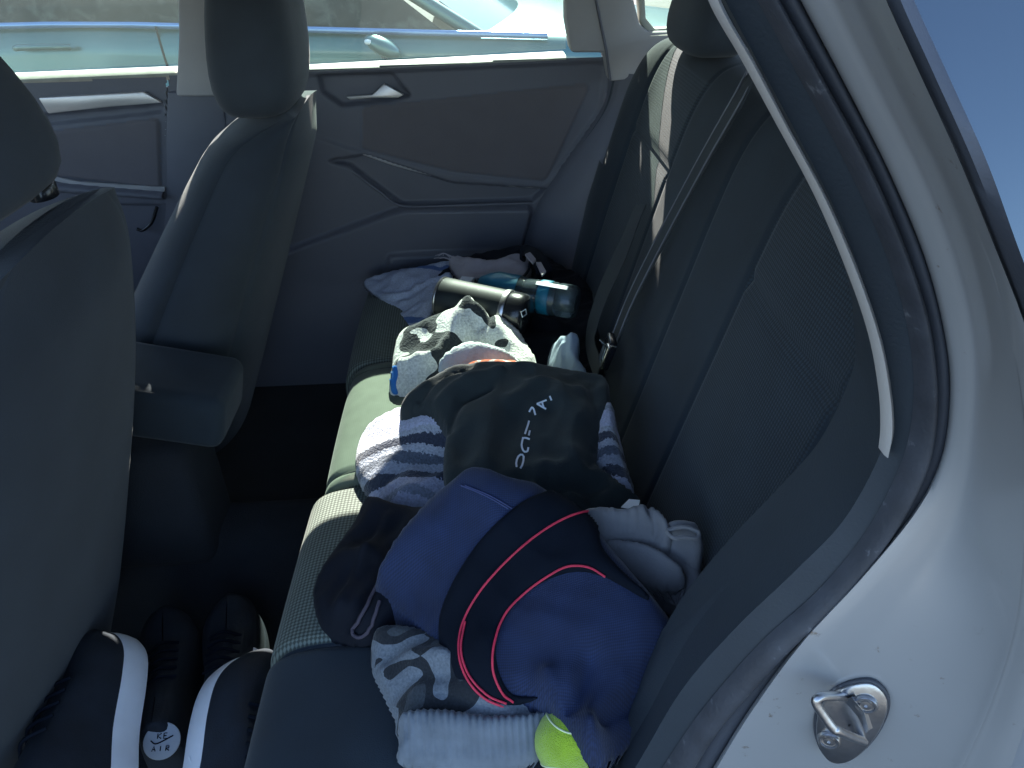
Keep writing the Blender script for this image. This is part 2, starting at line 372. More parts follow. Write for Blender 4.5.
M['seatb'] = mat('seat_fabric_back', (.033, .042, .053), .9, sheen=.1, bump=.6, bscale=900, bdist=.0008, var=.20, vscale=8, spots=(.78, (.10, .11, .12), 200))
M['seat_shade'] = mat('seat_fabric_shaded', (.013, .022, .032), .9, sheen=.1, bump=.6, bscale=900, bdist=.0008, var=.22, vscale=9, spots=(.77, (.07, .09, .11), 240))  # shaded copy of the seat fabric, shade mixed into its dark blue
M['woven'] = mat('seat_weave_sunlit', (.15, .18, .155), .85, sheen=.1, var=.1, vscale=20, weave=(600, 'XY', 1., .3), bdist=.0012)  # sunlit copy of the weave, lifted for the cushion
M['woven_shade'] = mat('seat_weave_shaded', (.024, .038, .053), .85, sheen=.1, var=.1, vscale=20, weave=(700, 'YZ', 1., .5), bdist=.0012)  # same weave with the backrest's shade put into the colour
M['carpet'] = mat('carpet', (.012, .015, .02), 1, bump=.8, bscale=500, bdist=.003, var=.25)
M['headliner'] = mat('headliner', (.45, .45, .44), 1, bump=.3)
M['chrome'] = mat('chrome', (.8, .8, .8), .15, metal=1, var=.02)
M['steel'] = mat('dull_steel', (.45, .45, .46), .32, metal=1, var=.12, vscale=60, bump=.2, bscale=200)
M['satin'] = mat('satin_trim', (.55, .53, .52), .35, metal=.5, var=.04)
M['belt'] = mat('belt_webbing', (.026, .032, .038), .8, bump=.6, bscale=700, weave=(1800, 'YZ', .6, .7), var=.08)
M['black_gloss'] = mat('black_gloss_plastic', (.012, .013, .016), .22, var=.05)
M['glass'] = glass_mat('window_glass', (.80, .89, .86), dust=.012)
M['dglass'] = mat('privacy_glass', (.006, .01, .02), .04, spec=.9, coat=.5, var=.02)
M['nglass'] = ramp_mat('neighbour_glass_reflection', [(0, (.02, .02, .02)), (.5, (.05, .05, .045)), (.7, (.12, .12, .10))], noise_expr(14, (1, 1, 1), 8, .5), rough=.12, bump=0, sheen=0, const=False)  # dark mottling paints reflected trees into the glass colour
M['qglass'] = mat('tinted_quarter_glass', (.12, .145, .17), .06, metal=.85, var=.02)
M['navy'] = mat('navy_weave', (.015, .029, .086), .95, sheen=.15, bump=.7, bscale=500, bdist=.0008, var=.25, vscale=24, weave=(1500, 'XY', .9, .55), spots=(.77, (.10, .11, .17), 300))
M['band'] = mat('black_band_cloth', (.003, .006, .013), .95, spec=.2, sheen=0, bump=.5, bscale=600, var=.15, vscale=20)
M['red'] = mat('red_piping', (.62, .03, .075), .6, bump=.3, bscale=900, var=.12, vscale=80)
M['hoodie'] = mat('black_fleece', (.024, .033, .034), .95, sheen=.10, bump=.7, bscale=420, bdist=.0012, var=.16, vscale=26, spots=(.77, (.15, .16, .17), 330))
M['jacket'] = mat('black_shell', (.004, .006, .012), .85, spec=.25, sheen=.02, bump=.4, bscale=500, var=.2, vscale=22)
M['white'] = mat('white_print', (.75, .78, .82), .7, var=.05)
M['grey'] = mat('grey_cotton', (.185, .185, .195), .95, sheen=.25, bump=.5, bscale=700, bdist=.0008, var=.12, vscale=18)
M['ball'] = mat('tennis_felt', (.38, .58, .03), 1, sheen=.5, bump=.9, bscale=900, bdist=.003, var=.12, vscale=60)
M['ballseam'] = mat('ball_seam', (.72, .8, .5), .8, var=.05)
M['rib'] = mat('grey_rib_knit', (.15, .175, .205), .95, bump=.5, bscale=600, sheen=.2, var=.15, vscale=45)
M['camo'] = ramp_mat('camo_fleece', [(0, (.16, .185, .215)), (.44, (.16, .185, .215)), (.47, (.02, .024, .03)), (.60, (.055, .065, .075))], noise_expr(15, (.55, 1.35, 1), 1.0, .8, (.3, .2, 0)), sheen=.2)
M['stripe'] = ramp_mat('striped_sherpa', [(0, (.10, .12, .16)), (.09, (.40, .43, .50)), (.17, (.045, .055, .085)), (.27, (.42, .45, .52)), (.34, (.50, .52, .66)), (.58, (.26, .29, .36)), (.66, (.42, .44, .56)), (.80, (.045, .055, .08)), (.90, (.3, .33, .4))],
                       stripe_expr((.14, 1, 0), 7.5, .035, 7), bscale=300, bdist=.004, bump=.8)
M['cow'] = ramp_mat('black_white_fleece', [(0, (.70, .71, .68)), (.51, (.70, .71, .68)), (.53, (.03, .035, .04))], noise_expr(16, (1, 1.5, 1), .6, .4, (.1, .55, 0)), bscale=260, bdist=.004, bump=.8)
M['cowgrey'] = mat('pale_fleece', (.55, .60, .62), .95, bump=.8, bscale=260, bdist=.003, var=.15, vscale=30, sheen=.3)
M['blue'] = mat('bright_blue_cloth', (.02, .16, .5), .8, var=.1)
M['orange'] = ramp_mat('orange_print', [(0, (.5, .52, .5)), (.42, (.65, .16, .07)), (.55, (.03, .03, .05)), (.7, (.6, .6, .6))], noise_expr(40), bdist=.001)
M['paper'] = ramp_mat('blue_white_paper', [(0, (.42, .46, .58)), (.46, (.42, .46, .58)), (.5, (.10, .17, .36)), (.60, (.45, .5, .62))], stripe_expr((.45, 1, 0), 5.0, .06, 6, .0), rough=.5, bump=.05, bdist=.0005, sheen=0)
M['pink'] = mat('pinkish_linen', (.40, .36, .38), .95, bump=.7, bscale=400, var=.12, vscale=30)
M['cyan'] = mat('cyan_label', (.012, .17, .26), .45, var=.12)
M['paleblue'] = mat('pale_blue_cloth', (.40, .50, .60), .9, bump=.5, bscale=400, var=.12)
M['blackp'] = mat('satin_black_metal', (.008, .012, .014), .55, spec=.35, var=.08, vscale=30)
M['shoe'] = mat('shoe_upper', (.006, .011, .020), .8, bump=.7, bscale=500, var=.3, vscale=30)
M['sole'] = mat('white_sole', (.74, .76, .80), .5, bump=.15, bscale=300, var=.06, vscale=20)
M['teal'] = mat('teal_paint', (.075, .17, .165), .28, metal=.35, coat=.8, var=.04)
M['bluetrim'] = mat('belt_moulding', (.25, .38, .62), .25, metal=.6, var=.03)
M['white_paint'] = mat('white_paint', (.75, .76, .76), .3, coat=.5, var=.03)
M['tyre'] = mat('tyre', (.02, .02, .022), .85, bump=.5, bscale=80)
M['bark'] = mat('bark', (.10, .075, .055), .95, bump=.8, bscale=30, bdist=.02, var=.3)
M['leaf'] = mat('leaf', (.055, .085, .03), .7, var=.4, vscale=3)
M['brick'] = mat('building_render', (.33, .29, .25), .9, var=.12, vscale=2, bump=.5, bscale=20, bdist=.01)
_g = bpy.data.materials.new('bottle_plastic'); _g.use_nodes = True; _b = _g.node_tree.nodes['Principled BSDF']
_b.inputs['Transmission Weight'].default_value = .9; _b.inputs['Roughness'].default_value = .10; _b.inputs['IOR'].default_value = 1.4; _b.inputs['Base Color'].default_value = (.45, .62, .70, 1); M['clear'] = _g

# ------------------------------------------------------------------ ground
_s = 200.0
setp(link('ground', [(-_s, -_s, 0), (_s, -_s, 0), (_s, _s, 0), (-_s, _s, 0)], [(0, 1, 2, 3)], M['asphalt'], origin=(0, 0, 0)), 'grey asphalt of the parking lot under the cars', 'ground', kind='structure')
mk = []
for i, x in enumerate((-3.2, 2.4)):
    pass
for yy in (2.22,):
    setp(link('parking_line', [(-2.6, yy, .004), (2.8, yy, .004), (2.8, yy+.1, .004), (-2.6, yy+.1, .004)], [(0, 1, 2, 3)], M['white_paint']), 'white painted bay line between the two parked cars', 'marking', kind='structure')

# ------------------------------------------------------------------ OUR CAR
car = setp(empty('car', (0, 1.0, 0)), 'silver car with its rear door open, dark cloth seats inside', 'car')
YF = 1.70          # inner face of the far doors
# --- body jamb: silver skin lofted between traced curves lying in real vertical planes
def cur(px, y, n=90): return [un(a, b, 'y', yy) for a, b, yy in [(p[0], p[1], (p[2] if len(p) > 2 else y)) for p in [tuple(q) for q in cat(px, n)]]]
A_ = [(770, -60), (800, 0), (850, 95), (890, 175), (925, 260), (945, 340), (949, 400), (940, 460), (913, 513), (860, 578), (800, 643), (752, 708), (715, 768), (670, 850)]
B_ = [(812, -60), (838, 0), (885, 95), (925, 175), (958, 260), (976, 340), (976, 420), (966, 500), (940, 560), (896, 620), (850, 690), (815, 760), (790, 820), (770, 900)]
C_ = [(842, -60), (866, 0), (912, 95), (954, 185), (990, 275), (1012, 370), (1020, 460), (1018, 540), (1010, 620), (985, 700), (955, 768), (925, 840), (900, 900), (880, 980)]
D_ = [(862, -60), (886, 0), (918, 70), (957, 155), (992, 240), (1028, 335), (1050, 430), (1058, 520), (1052, 620), (1030, 710), (1003, 790), (975, 870), (950, 930), (930, 1010)]
cA = cur(A_, .372); cA2 = cur([(a+3, b) for a, b in A_], .358); cB = cur(B_, .345); cC = cur(C_, .305); cD = cur(D_, .287)
rows = []
for a, a2, b, c, d in zip(cA, cA2, cB, cC, cD):
    cr = cat([a, a2, a2.lerp(b, .5)+Vector((0, -.001, 0)), b, b.lerp(c, .55)+Vector((0, .002, 0)), c.lerp(b, .10)+Vector((0, -.0015, 0)), c+Vector((0, -.005, 0)), c.lerp(d, .12)+Vector((0, -.0015, 0)), c.lerp(d, .6)+Vector((0, -.003, 0)), d], 29)
    last = Vector(cr[-1]); cr += [last+Vector((.004, .010, 0))]
    rows.append([tuple(p) for p in cr])
jamb = grid('door_jamb', rows, M['silver'], car)
# outer skin: quarter panel behind the opening, below the glass
def strip_outer(name, pxa, pxb, ya, yb, m, parent, n=60):
    a = cur(pxa, ya, n); b = cur(pxb, yb, n); return grid(name, [[p, p.lerp(q, .5), q] for p, q in zip(a, b)], m, parent)
E_ = [(888, -60), (913, 0), (950, 80), (986, 160), (1018, 250), (1056, 345), (1085, 430), (1100, 500)]
Dk = D_[:8]
GN = Vector((0, -1, .36)).normalized(); GP = (0, .283, 1.25)
def tcur(px, n): return [unp(a, b, GP, GN) for a, b in cat(px, n)]
qs = grid('glass_seal', [[p+Vector((.002, .004, 0)), p.lerp(q, .25)+Vector((0, -.006, 0)), p.lerp(q, .75)+Vector((0, -.006, 0)), q] for p, q in zip(cur(Dk, .289, 50), tcur(E_, 50))], M['rubber2'], car)
ee = tcur(E_, 40)
quarter = grid('quarter_window', [[p+Vector((0, .003, 0)), p+Vector((.25, .010, .0)), p+Vector((.5, .03, 0))] for p in ee], M['qglass'], car)
# body side below the glass and round to the rear, roof skin, far side shell
lowD = cur(D_[6:], .289, 40)
grid('body_side', [[p+Vector((.004, .004, 0)), p+Vector((.1, -.006, 0)), p+Vector((.4, -.01, 0)), p+Vector((.95, .04, 0))] for p in lowD], M['silver_clean'], car)
box('roof', (-.35, 1.02, 1.435), (2.5, 1.20, .05), M['headliner'], car, bev=.02)
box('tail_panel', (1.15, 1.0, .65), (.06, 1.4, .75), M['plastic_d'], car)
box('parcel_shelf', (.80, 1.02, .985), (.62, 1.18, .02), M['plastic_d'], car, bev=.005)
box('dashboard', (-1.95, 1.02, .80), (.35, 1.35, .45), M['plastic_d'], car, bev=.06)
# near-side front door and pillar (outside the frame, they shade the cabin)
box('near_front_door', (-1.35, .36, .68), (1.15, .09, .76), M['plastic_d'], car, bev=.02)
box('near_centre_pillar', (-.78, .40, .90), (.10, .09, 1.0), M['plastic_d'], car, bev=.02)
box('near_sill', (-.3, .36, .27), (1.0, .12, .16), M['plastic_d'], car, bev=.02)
# --- rubber seals round the opening
S_ = [(725, -60), (757, 0), (795, 70), (836, 145), (872, 220), (898, 290), (911, 350), (913, 405), (902, 460), (868, 528), (820, 588), (760, 643), (705, 706), (662, 768), (610, 850)]
S2 = [(745, -60), (776, 0), (822, 82), (862, 155), (896, 232), (921, 305), (930, 360), (931, 410), (921, 462), (890, 520), (840, 585), (778, 650), (725, 712), (690, 768), (645, 850)]
I_ = [(697, -60), (728, 0), (765, 70), (800, 135), (838, 210), (868, 285), (886, 350), (892, 405), (888, 450), (850, 522), (800, 575), (740, 632), (685, 694), (640, 768), (590, 850)]
def bead(a, b, h, y, n, k=9):
    rows = []
    for p, q in zip(cur(a, y, n), cur(b, y, n)):
        rows.append([p.lerp(q, t)+Vector((0, -h*math.sin(math.pi*t)**.6 if 0 < t < 1 else 0, 0)) for t in [i/(k-1) for i in range(k)]])
    return rows
def sm(pxs, n=140): return cat(pxs, n)
grid('flange_trim', bead(S2, A_, .008, .374, 160), M['rubber2'], car)
grid('door_seal', bead(S_, S2, .016, .376, 200, 11), M['rubber'], car)
# inner return of the opening, running inwards
i3 = cur(S_, .377, 160); i4 = cur(I_, .382, 160)
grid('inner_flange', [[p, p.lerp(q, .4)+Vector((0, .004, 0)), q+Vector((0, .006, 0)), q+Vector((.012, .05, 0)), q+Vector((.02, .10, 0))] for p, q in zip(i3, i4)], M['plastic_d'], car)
tr = [(700, -60), (712, 0), (746, 62), (780, 125), (820, 200), (852, 275), (874, 340), (884, 395), (886, 432), (884, 455)]
tr2 = [(709, -60), (721, 0), (755, 62), (789, 127), (828, 200), (860, 274), (882, 340), (892, 394), (894, 430), (888, 456)]
grid('pillar_edge_trim', [[p+Vector((0, .008, 0)), p, p.lerp(q, .5)+Vector((0, -.003, 0)), q, q+Vector((0, .006, 0))] for p, q in zip(cur(tr, .380, 80), cur(tr2, .380, 80))], M['trimlight'], car)
# interior side trim between opening and backrest (near side) : curved plastic bolster over the wheel arch
q0 = I_[:8]+[(884, 455), (850, 522), (800, 575), (740, 632), (685, 694), (640, 768), (600, 840)]
n_ = 110; ia = cur(q0, .40, n_)
side = []
for k, p in enumerate(ia):
    f = k/(n_-1)
    q = p+Vector((-.012, .04, -.005)); g = min(1, max(0, (f-.45)/.25)); g = g*g*(3-2*g); up_ = [Vector((.02, -.01, 0)), Vector((.015, 0, 0)), Vector((.02, .03, 0)), Vector((.03, .06, 0)), Vector((.06, .10, 0)), Vector((.12, .14, 0))]
    lo_ = [Vector((.02, -.005, 0)), Vector((0, 0, 0)), Vector((0, .02, .002)), Vector((-.012, .04, -.005)), Vector((0, .09, -.03)), Vector((.05, .14, -.05))]
    side.append([p+a.lerp(b, g) for a, b in zip(up_, lo_)])
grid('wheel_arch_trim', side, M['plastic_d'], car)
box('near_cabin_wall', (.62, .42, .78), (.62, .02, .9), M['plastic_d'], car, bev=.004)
# --- striker
pc = un(850, 722, 'y', .337); nrm = Vector((-.42, -.88, .10)).normalized()
def on_pl(px, py, h=0): return unp(px, py, pc+nrm*h, nrm)
pl_px = [(817, 716), (822, 702), (836, 689), (856, 682), (873, 682), (885, 693), (887, 708), (879, 728), (866, 745), (851, 757), (835, 760), (824, 752), (817, 735)]
base = [on_pl(*p) for p in cat(pl_px, 60, True)]; cc = sum(base, Vector())/len(base)
rws = [[p-nrm*.006 for p in base], [p for p in base], [p+nrm*.0035 for p in base], [p.lerp(cc, .06)+nrm*.005 for p in base], [p.lerp(cc, .5)+nrm*.0055 for p in base], [p.lerp(cc, .97)+nrm*.0055 for p in base]]
striker = grid('striker', rws, M['steel'], car, closed_v=True)
tube('striker_gasket', [p-nrm*.0005 for p in base], .0022, M['rubber'], striker, seg=8, closed=True)
lp = [on_pl(845, 697, .004), on_pl(836, 696, .016), on_pl(820, 697, .030), on_pl(816, 703, .033), on_pl(824, 716, .033), on_pl(833, 728, .033), on_pl(838, 731, .031), on_pl(852, 737, .016), on_pl(864, 741, .004)]
tube('striker_loop', lp, .0036, M['steel'], striker, seg=12, n=40)
grid('striker_web', [[on_pl(843, 700, .006), on_pl(858, 717, .006), on_pl(866, 733, .006)], [on_pl(851, 697, .010), on_pl(864, 712, .010), on_pl(869, 730, .008)], [on_pl(856, 696, .005), on_pl(868, 712, .005), on_pl(873, 728, .005)]], M['steel'], striker)
for sx, sy in ((866, 703), (829, 739)):
    c0 = on_pl(sx, sy, .0055); u = nrm.orthogonal().normalized(); v = nrm.cross(u)
    rr = []
    for r_, h in ((.0088, -.001), (.0088, .002), (.0078, .0035), (.0066, .0035), (.0060, .0018), (.0046, .0015), (.0042, .003), (.0015, .0032), (.0002, .0012)):
        rr.append([c0+(u*math.cos(2*math.pi*k/24)+v*math.sin(2*math.pi*k/24))*r_+nrm*h for k in range(24)])
    grid('screw', rr, M['steel'], striker, closed_v=True)

# --- cabin floor
fl = []
for i in range(41):
    x = -2.0+i*2.3/40; r = []
    for j in range(61):
        y = .38+j*1.30/60; t = math.exp(-((y-1.03)/.10)**4); r.append((x, y, .285+.13*t+.004*nz(x*6, y*6)))
    fl.append(r)
grid('floor_carpet', fl, M['carpet'], car)
box('seat_base', (-.02, 1.0, .36), (.44, 1.2, .16), M['carpet'], car, bev=.02)

# --- rear seat cushion
def cush_prof(y):
    seg = 0 if y < .885 else (1 if y < 1.25 else 2)
    fx = {0: -.287, 1: -.270, 2: -.285}[seg]
    def b(e, w=.012): return math.exp(-((y-e)/w)**2)
    gro = .008*(b(.585, .006)+b(.885, .006)+b(1.25, .006)+.6*b(.915, .004)+.5*b(1.215, .004))
    crown = {0: .010*math.sin(math.pi*min(1, max(0, (y-.36)/.53))), 1: .016*math.sin(math.pi*(y-.885)/.365)**.5 if .885 < y < 1.25 else 0, 2: .010*math.sin(math.pi*min(1, (y-1.25)/.37))}[seg]
    endr = .03*max(0, 1-(y-.36)/.05)**2
    fx += gro*1.3
    pts = [(.27, .555), (.20, .572), (.10, .583), (0, .592), (-.10, .600), (-.18, .604), (-.235, .600), (-.268, .586), (-.285, .560), (-.290, .52), (-.282, .46), (-.265, .40), (-.23, .34)]
    out = []
    for x, z in cat(pts, 64):
        k = (x-.27)/(-.29-.27); xx = .27+(fx-.27)*k if z > .5 else x+(fx+.29)
        out.append((xx, y, z+(crown-gro-endr)*(1 if z > .5 else 0)*min(1, max(0, (z-.5)/.06))))
    return out
ys = np.linspace(.385, 1.64, 260)
cush = grid('rear_seat_cushion', [cush_prof(y) for y in ys], [M['seat'], M['woven'], M['seat_shade']], car, mi=lambda i, j: 1 if (.585 < ys[i] < .885) or (1.25 < ys[i]) else (2 if ys[i] < .6 else 0))  # near end painted with the shaded fabric copy, middle with the sunlit one
# stitched seams
for y in (.585, .885, 1.25, .915, 1.215):
    tube('seam_piping', [Vector(p)+Vector((0, 0, .001)) for p in cush_prof(y)[8:50:2]], .0013, M['seatb'], cush, seg=6)
# --- rear backrest
def back_prof(y):
    def b(e, w): return math.exp(-((y-e)/w)**2)
    out = []
    hs = cat([(0, 0), (.1, 0), (.2, 0), (.3, 0), (.4, 0), (.48, .004), (.53, .02), (.548, .05), (.545, .09), (.51, .12)], 60)
    for h, back in hs:
        bol = .026*(b(.45, .07)+b(1.60, .09))*min(1, max(0, (h+.1)/.3))
        seam = .005*(b(.975, .005)+b(.53, .005)+b(.80, .005)+b(1.22, .005)+b(1.50, .005)) + (.006*math.exp(-((h-.385)/.006)**2) if (.53 < y < .80 or 1.22 < y < 1.5) else 0)
        cr = .010*math.sin(math.pi*min(1, max(0, (y-.53)/.27))) if .53 < y < .8 else 0
        zt = h - .035*max(0, (abs(y-1.0)-.52)/.1)**2*(1 if h > .3 else 0)
        out.append((.215+.27*h-bol-cr*.6+seam+back, y, .585+zt))
    return out
ys2 = np.linspace(.43, 1.62, 240)
hs_n = 60
back = grid('rear_seat_backrest', [back_prof(y) for y in ys2], [M['seat_shade'], M['woven_shade']], car, mi=lambda i, j: 1 if ((.53 < ys2[i] < .80) or (1.22 < ys2[i] < 1.5)) and j < 38 else 0)
def up_back(px, py, off): return unp(px, py, (.215-off, 0, .585), Vector((1, 0, -.27)).normalized())
BN = Vector((-1, 0, .27)).normalized()
def headrest(parent, c, s, m, lean=.15, tag_='headrest'):
    rows = []
    for i in range(17):
        v = -1+i/8; th = v*math.pi/2*.999; r = max(.02, math.cos(th))**.45; z = math.copysign(abs(math.sin(th))**.9, v)
        row = []
        for k in range(28):
            a = 2*math.pi*k/28; ca, sa = math.cos(a), math.sin(a)
            ex = math.copysign(abs(ca)**.6, ca); ey = math.copysign(abs(sa)**.55, sa)
            row.append((c[0]+ex*r*s[0]*(1-.15*z)+z*s[2]*lean, c[1]+ey*r*s[1]*(1-.13*z if z < 0 else 1-.05*z), c[2]+z*s[2]))
        rows.append(row)
    return grid(tag_, rows, m, parent, closed_v=True, caps=True)
headrest(back, (.405, 1.36, 1.205), (.055, .125, .075), M['seatb'])
headrest(back, (.405, .68, 1.205), (.055, .125, .075), M['seatb'])
# --- front seats
def front_seat(cy, wy, xt, zt, xb, zb, th, label, hr_c, post_px, mats, hr_s=(.06, .135, .10), tb=1., hl=.1):
    rows = []
    n = 44
    for i in range(n):
        t = i/(n-1); z = zb+(zt-zb)*t; x = xb+(xt-xb)*t
        top = max(0, (t-.90)/.10); bot = max(0, (.10-t)/.10)
        w_ = wy*(.90+.14*math.sin(math.pi*min(1, t*1.1)))*(1-.30*top**2.4)*(1-.10*bot)*(1-.22*max(0, (t-.60)/.4)**2)
        tk = th*(1-.25*t)*(1+(tb-1)*max(0, 1-t)**.7)*(1-.75*top**3)
        if top > 0: x += 0
        row = []
        for k in range(112):
            a = 2*math.pi*k/112; ca, sa = math.cos(a), math.sin(a)
            ex = math.copysign(abs(ca)**.62, ca); ey = math.copysign(abs(sa)**.62, sa)
            bow = .02*(1-ey*ey)*(1 if ca > 0 else -1.2)
            gv = 1-.03*(math.exp(-((abs(k-56)-43)/.9)**2)+math.exp(-((abs(k-56)-26)/.9)**2))
            ex *= gv; ey *= gv
            row.append((x-tk/2+ex*tk/2+(bow if ca > 0 else bow*.3)*(1-top), cy+ey*w_/2, z+(.012*(1-ey*ey))*top))
        rows.append(row)
    o = grid('front_seat', rows, mats, car, closed_v=True, caps=True); o['label'] = label
    headrest(o, hr_c, hr_s, mats, lean=hl)
    return o
ds = front_seat(.695, .53, -.392, 1.095, -.64, .36, .15, 'driver seat back, largest dark shape at the left', (-.492, .64, 1.256), None, M['seatb'], (.062, .14, .125), hl=-.45)
ps = front_seat(1.38, .46, -.290, 1.06, -.56, .40, .16, 'front passenger seat back beside the centre pillar', (-.350, 1.36, 1.186), None, M['seatb'], (.068, .128, .13), 2.1)
for seat, pts, sg in ((ds, [((41, 186), 1.105)], -1), (ps, [((269, 106), 1.068)], 1)):
    p0 = un(*pts[0][0], 'z', pts[0][1])
    for dy in (0, .15*sg):
        q = p0+Vector((0, dy, 0))
        g = [[(q.x+math.cos(a)*r*1.0, q.y+math.sin(a)*r*1.5, q.z+h) for a in [2*math.pi*k/20 for k in range(20)]] for r, h in ((.013, -.012), (.013, .001), (.010, .004), (.006, .004))]
        grid('post_guide', g, M['black_gloss'], seat, closed_v=True)
        tube('headrest_post', [q+Vector((0, 0, -.01)), q+Vector((-.001, 0, .012)), q+Vector((-.003, 0, .03))], .0055, M['chrome'], seat, seg=12)
for cy, x, s in ((.69, -.93, ds), (1.38, -.85, ps)):
    box('front_cushion', (x, cy, .50), (.50, .50, .16), M['seatb'], s, bev=.05, seg=4)
# --- centre console
co = box('centre_console', (-.66, 1.02, .50), (.34, .15, .26), M['carpet'], car, bev=.03, seg=4)  # carpet-dark colour stands for the darkness below the lid
box('armrest_lid', (-.582, 1.04, .70), (.33, .15, .10), M['seat_shade'], co, bev=.022, seg=5, rot=Matrix.Rotation(R(14), 3, 'Y'))
# --- far side: door panels as relief sheets in (x,z)
def chaikin(p, n=3):
    q = np.roll(p, -1, 0); p = np.stack([p, p*.85+q*.15, p*.5+q*.5, p*.15+q*.85], 1).reshape(-1, 2)
    for _ in range(n):
        q = np.roll(p, -1, 0); p = np.stack([p*.8+q*.2, p*.2+q*.8], 1).reshape(-1, 2)
    return p
def panel(name, outline, y0, reliefs, mats, parent, res=.004, matfn=None):
    ol = [un(a, b, 'y', y0) for a, b in outline]; P2 = np.array([(p.x, p.z) for p in ol])
    lo, hi = P2.min(0), P2.max(0); nx, nz_ = [max(2, int((hi[k]-lo[k])/res)) for k in (0, 1)]
    xs = np.linspace(lo[0], hi[0], nx); zs = np.linspace(lo[1], hi[1], nz_); gx, gz = np.meshgrid(xs, zs, indexing='ij'); G = np.stack([gx.ravel(), gz.ravel()], 1)
    y = np.full(len(G), y0); mi_ = np.zeros(len(G), int)
    for poly, h, soft, mm in reliefs:
        pp = np.array([(q.x, q.z) for q in (un(a, b, 'y', y0) for a, b in poly)]); pp = chaikin(pp); sd, _, _ = poly_sd(G, pp)
        t = np.clip(sd/soft+.5, 0, 1); y -= h*(t*t*(3-2*t))
        if mm is not None: mi_[sd > 0] = mm
    # door cards belly outwards a little below the sill
    y -= .012*np.sin(np.clip((hi[1]-G[:, 1])/.5, 0, 1)*math.pi)
    idx = np.arange(len(G)).reshape(nx, nz_); sd, _, _ = poly_sd(G, P2); fs = []; ms = []
    for i in range(nx-1):
        for j in range(nz_-1):
            q = (idx[i, j], idx[i+1, j], idx[i+1, j+1], idx[i, j+1])
            if all(sd[k] > -res for k in q): fs.append(tuple(int(k) for k in q)); ms.append(int(mi_[q[0]]))
    o = link(name, [(g[0], yy, g[1]) for g, yy in zip(G, y)], fs, mats, parent, mi=ms); return o
rd = panel('rear_door_panel', [(170, 77), (604, 57), (612, 74), (600, 110), (560, 165), (535, 215), (500, 330), (480, 420), (150, 420)], YF,
   [([(345, 146), (450, 172), (545, 182), (600, 108), (606, 62), (300, 76), (300, 130)], -.006, .008, None),
    ([(318, 76), (392, 74), (410, 96), (385, 101), (342, 106), (322, 92)], -.016, .008, None),
    ([(362, 108), (590, 84), (545, 180), (450, 170), (362, 148)], .004, .006, 1),
    ([(330, 160), (352, 166), (402, 204), (532, 200), (545, 188), (452, 182), (366, 154)], -.020, .006, None),
    ([(150, 300), (400, 206), (532, 204), (500, 330), (480, 420), (150, 420)], .022, .012, None),
    ([(390, 250), (500, 245), (480, 300), (380, 310)], .015, .01, None)], [M['plastic'], M['doorcloth']], car)
rb = bvh(rd)
rd['label'] = 'dark far rear door panel with pull handle and armrest'
tube('armrest_edge', [un(a, b, 'y', YF-.004) for a, b in ((362, 153), (400, 166), (450, 178), (500, 184), (540, 187))], .0035, M['satin'] if False else M['pillar'], rd, seg=8, n=30)
tube('pocket_edge', [un(a, b, 'y', YF-.012) for a, b in ((352, 171), (380, 192), (404, 206), (470, 205), (532, 203))], .004, M['plastic'], rd, seg=8, n=30)
plate('door_handle', [(346, 97), (372, 95), (384, 84), (404, 95), (398, 98), (372, 98), (350, 100)], 'y', YF-.008, .010, M['satin'], rd, bev=.002)
fd = panel('front_door_panel', [(-120, 93), (166, 77), (166, 205), (172, 330), (-120, 330)], YF,
   [([(30, 116), (163, 104), (163, 112), (32, 126)], -.008, .004, None),
    ([(45, 132), (160, 118), (163, 186), (40, 172)], .006, .006, 1),
    ([(30, 178), (168, 190), (168, 196), (30, 186)], .022, .006, None),
    ([(110, 203), (168, 204), (172, 330), (60, 330)], -.012, .006, None)], [M['plastic'], M['doorcloth']], car)
fd['label'] = 'dark far front door panel with pale trim bar'
plate('trim_bar', [(38, 98), (90, 95), (143, 92), (162, 103), (110, 107), (48, 114)], 'y', YF-.014, .012, M['satin'], fd, bev=.003)
plate('armrest_strip', [(40, 174), (80, 182), (165, 187), (165, 192), (80, 187), (45, 179)], 'y', YF-.018, .010, M['pillar'], fd, bev=.002)
tube('door_pull', [un(a, b, 'y', YF-.02) for a, b in ((157, 207), (152, 222), (143, 230), (137, 229))], .004, M['black_gloss'], fd, seg=8, n=14)
# ledges under the windows, lit by the sun
def ledge(name, a, b, parent, w=.075):
    p, q = un(*a, 'y', YF+.004), un(*b, 'y', YF+.004); rows = []
    for k in range(30):
        t = k/29; c = p.lerp(q, t); rows.append([c+Vector((0, -.004, -.006)), c+Vector((0, -.005, -.001)), c+Vector((0, 0, .002)), c+Vector((0, w*.5, .003)), c+Vector((0, w, 0)), c+Vector((0, w+.01, -.03))])
    return grid(name, rows, M['sill'], parent)
ledge('window_ledge', (301, 71), (566, 57), rd); ledge('window_ledge', (-60, 82), (178, 72), fd)
# door skins behind the cards
plate('rear_door_skin', [(165, 88), (566, 74), (612, 90), (560, 200), (500, 420), (165, 420)], 'y', YF+.05, .02, M['silver_clean'], rd, bev=0)
plate('front_door_skin', [(-140, 100), (163, 90), (163, 420), (-140, 420)], 'y', YF+.05, .02, M['silver_clean'], fd, bev=0)
# glass
def ztop(px, y): return 1.40
def pane(name, pts, y, parent): return plate(name, pts, 'y', y, .004, M['glass'], parent, bev=0)
pane('window_glass', [(306, 63), (566, 49), (568, -90), (290, -90)], YF+.045, rd)
pane('window_glass', [(-80, 76), (178, 64), (180, -90), (-80, -90)], YF+.045, fd)
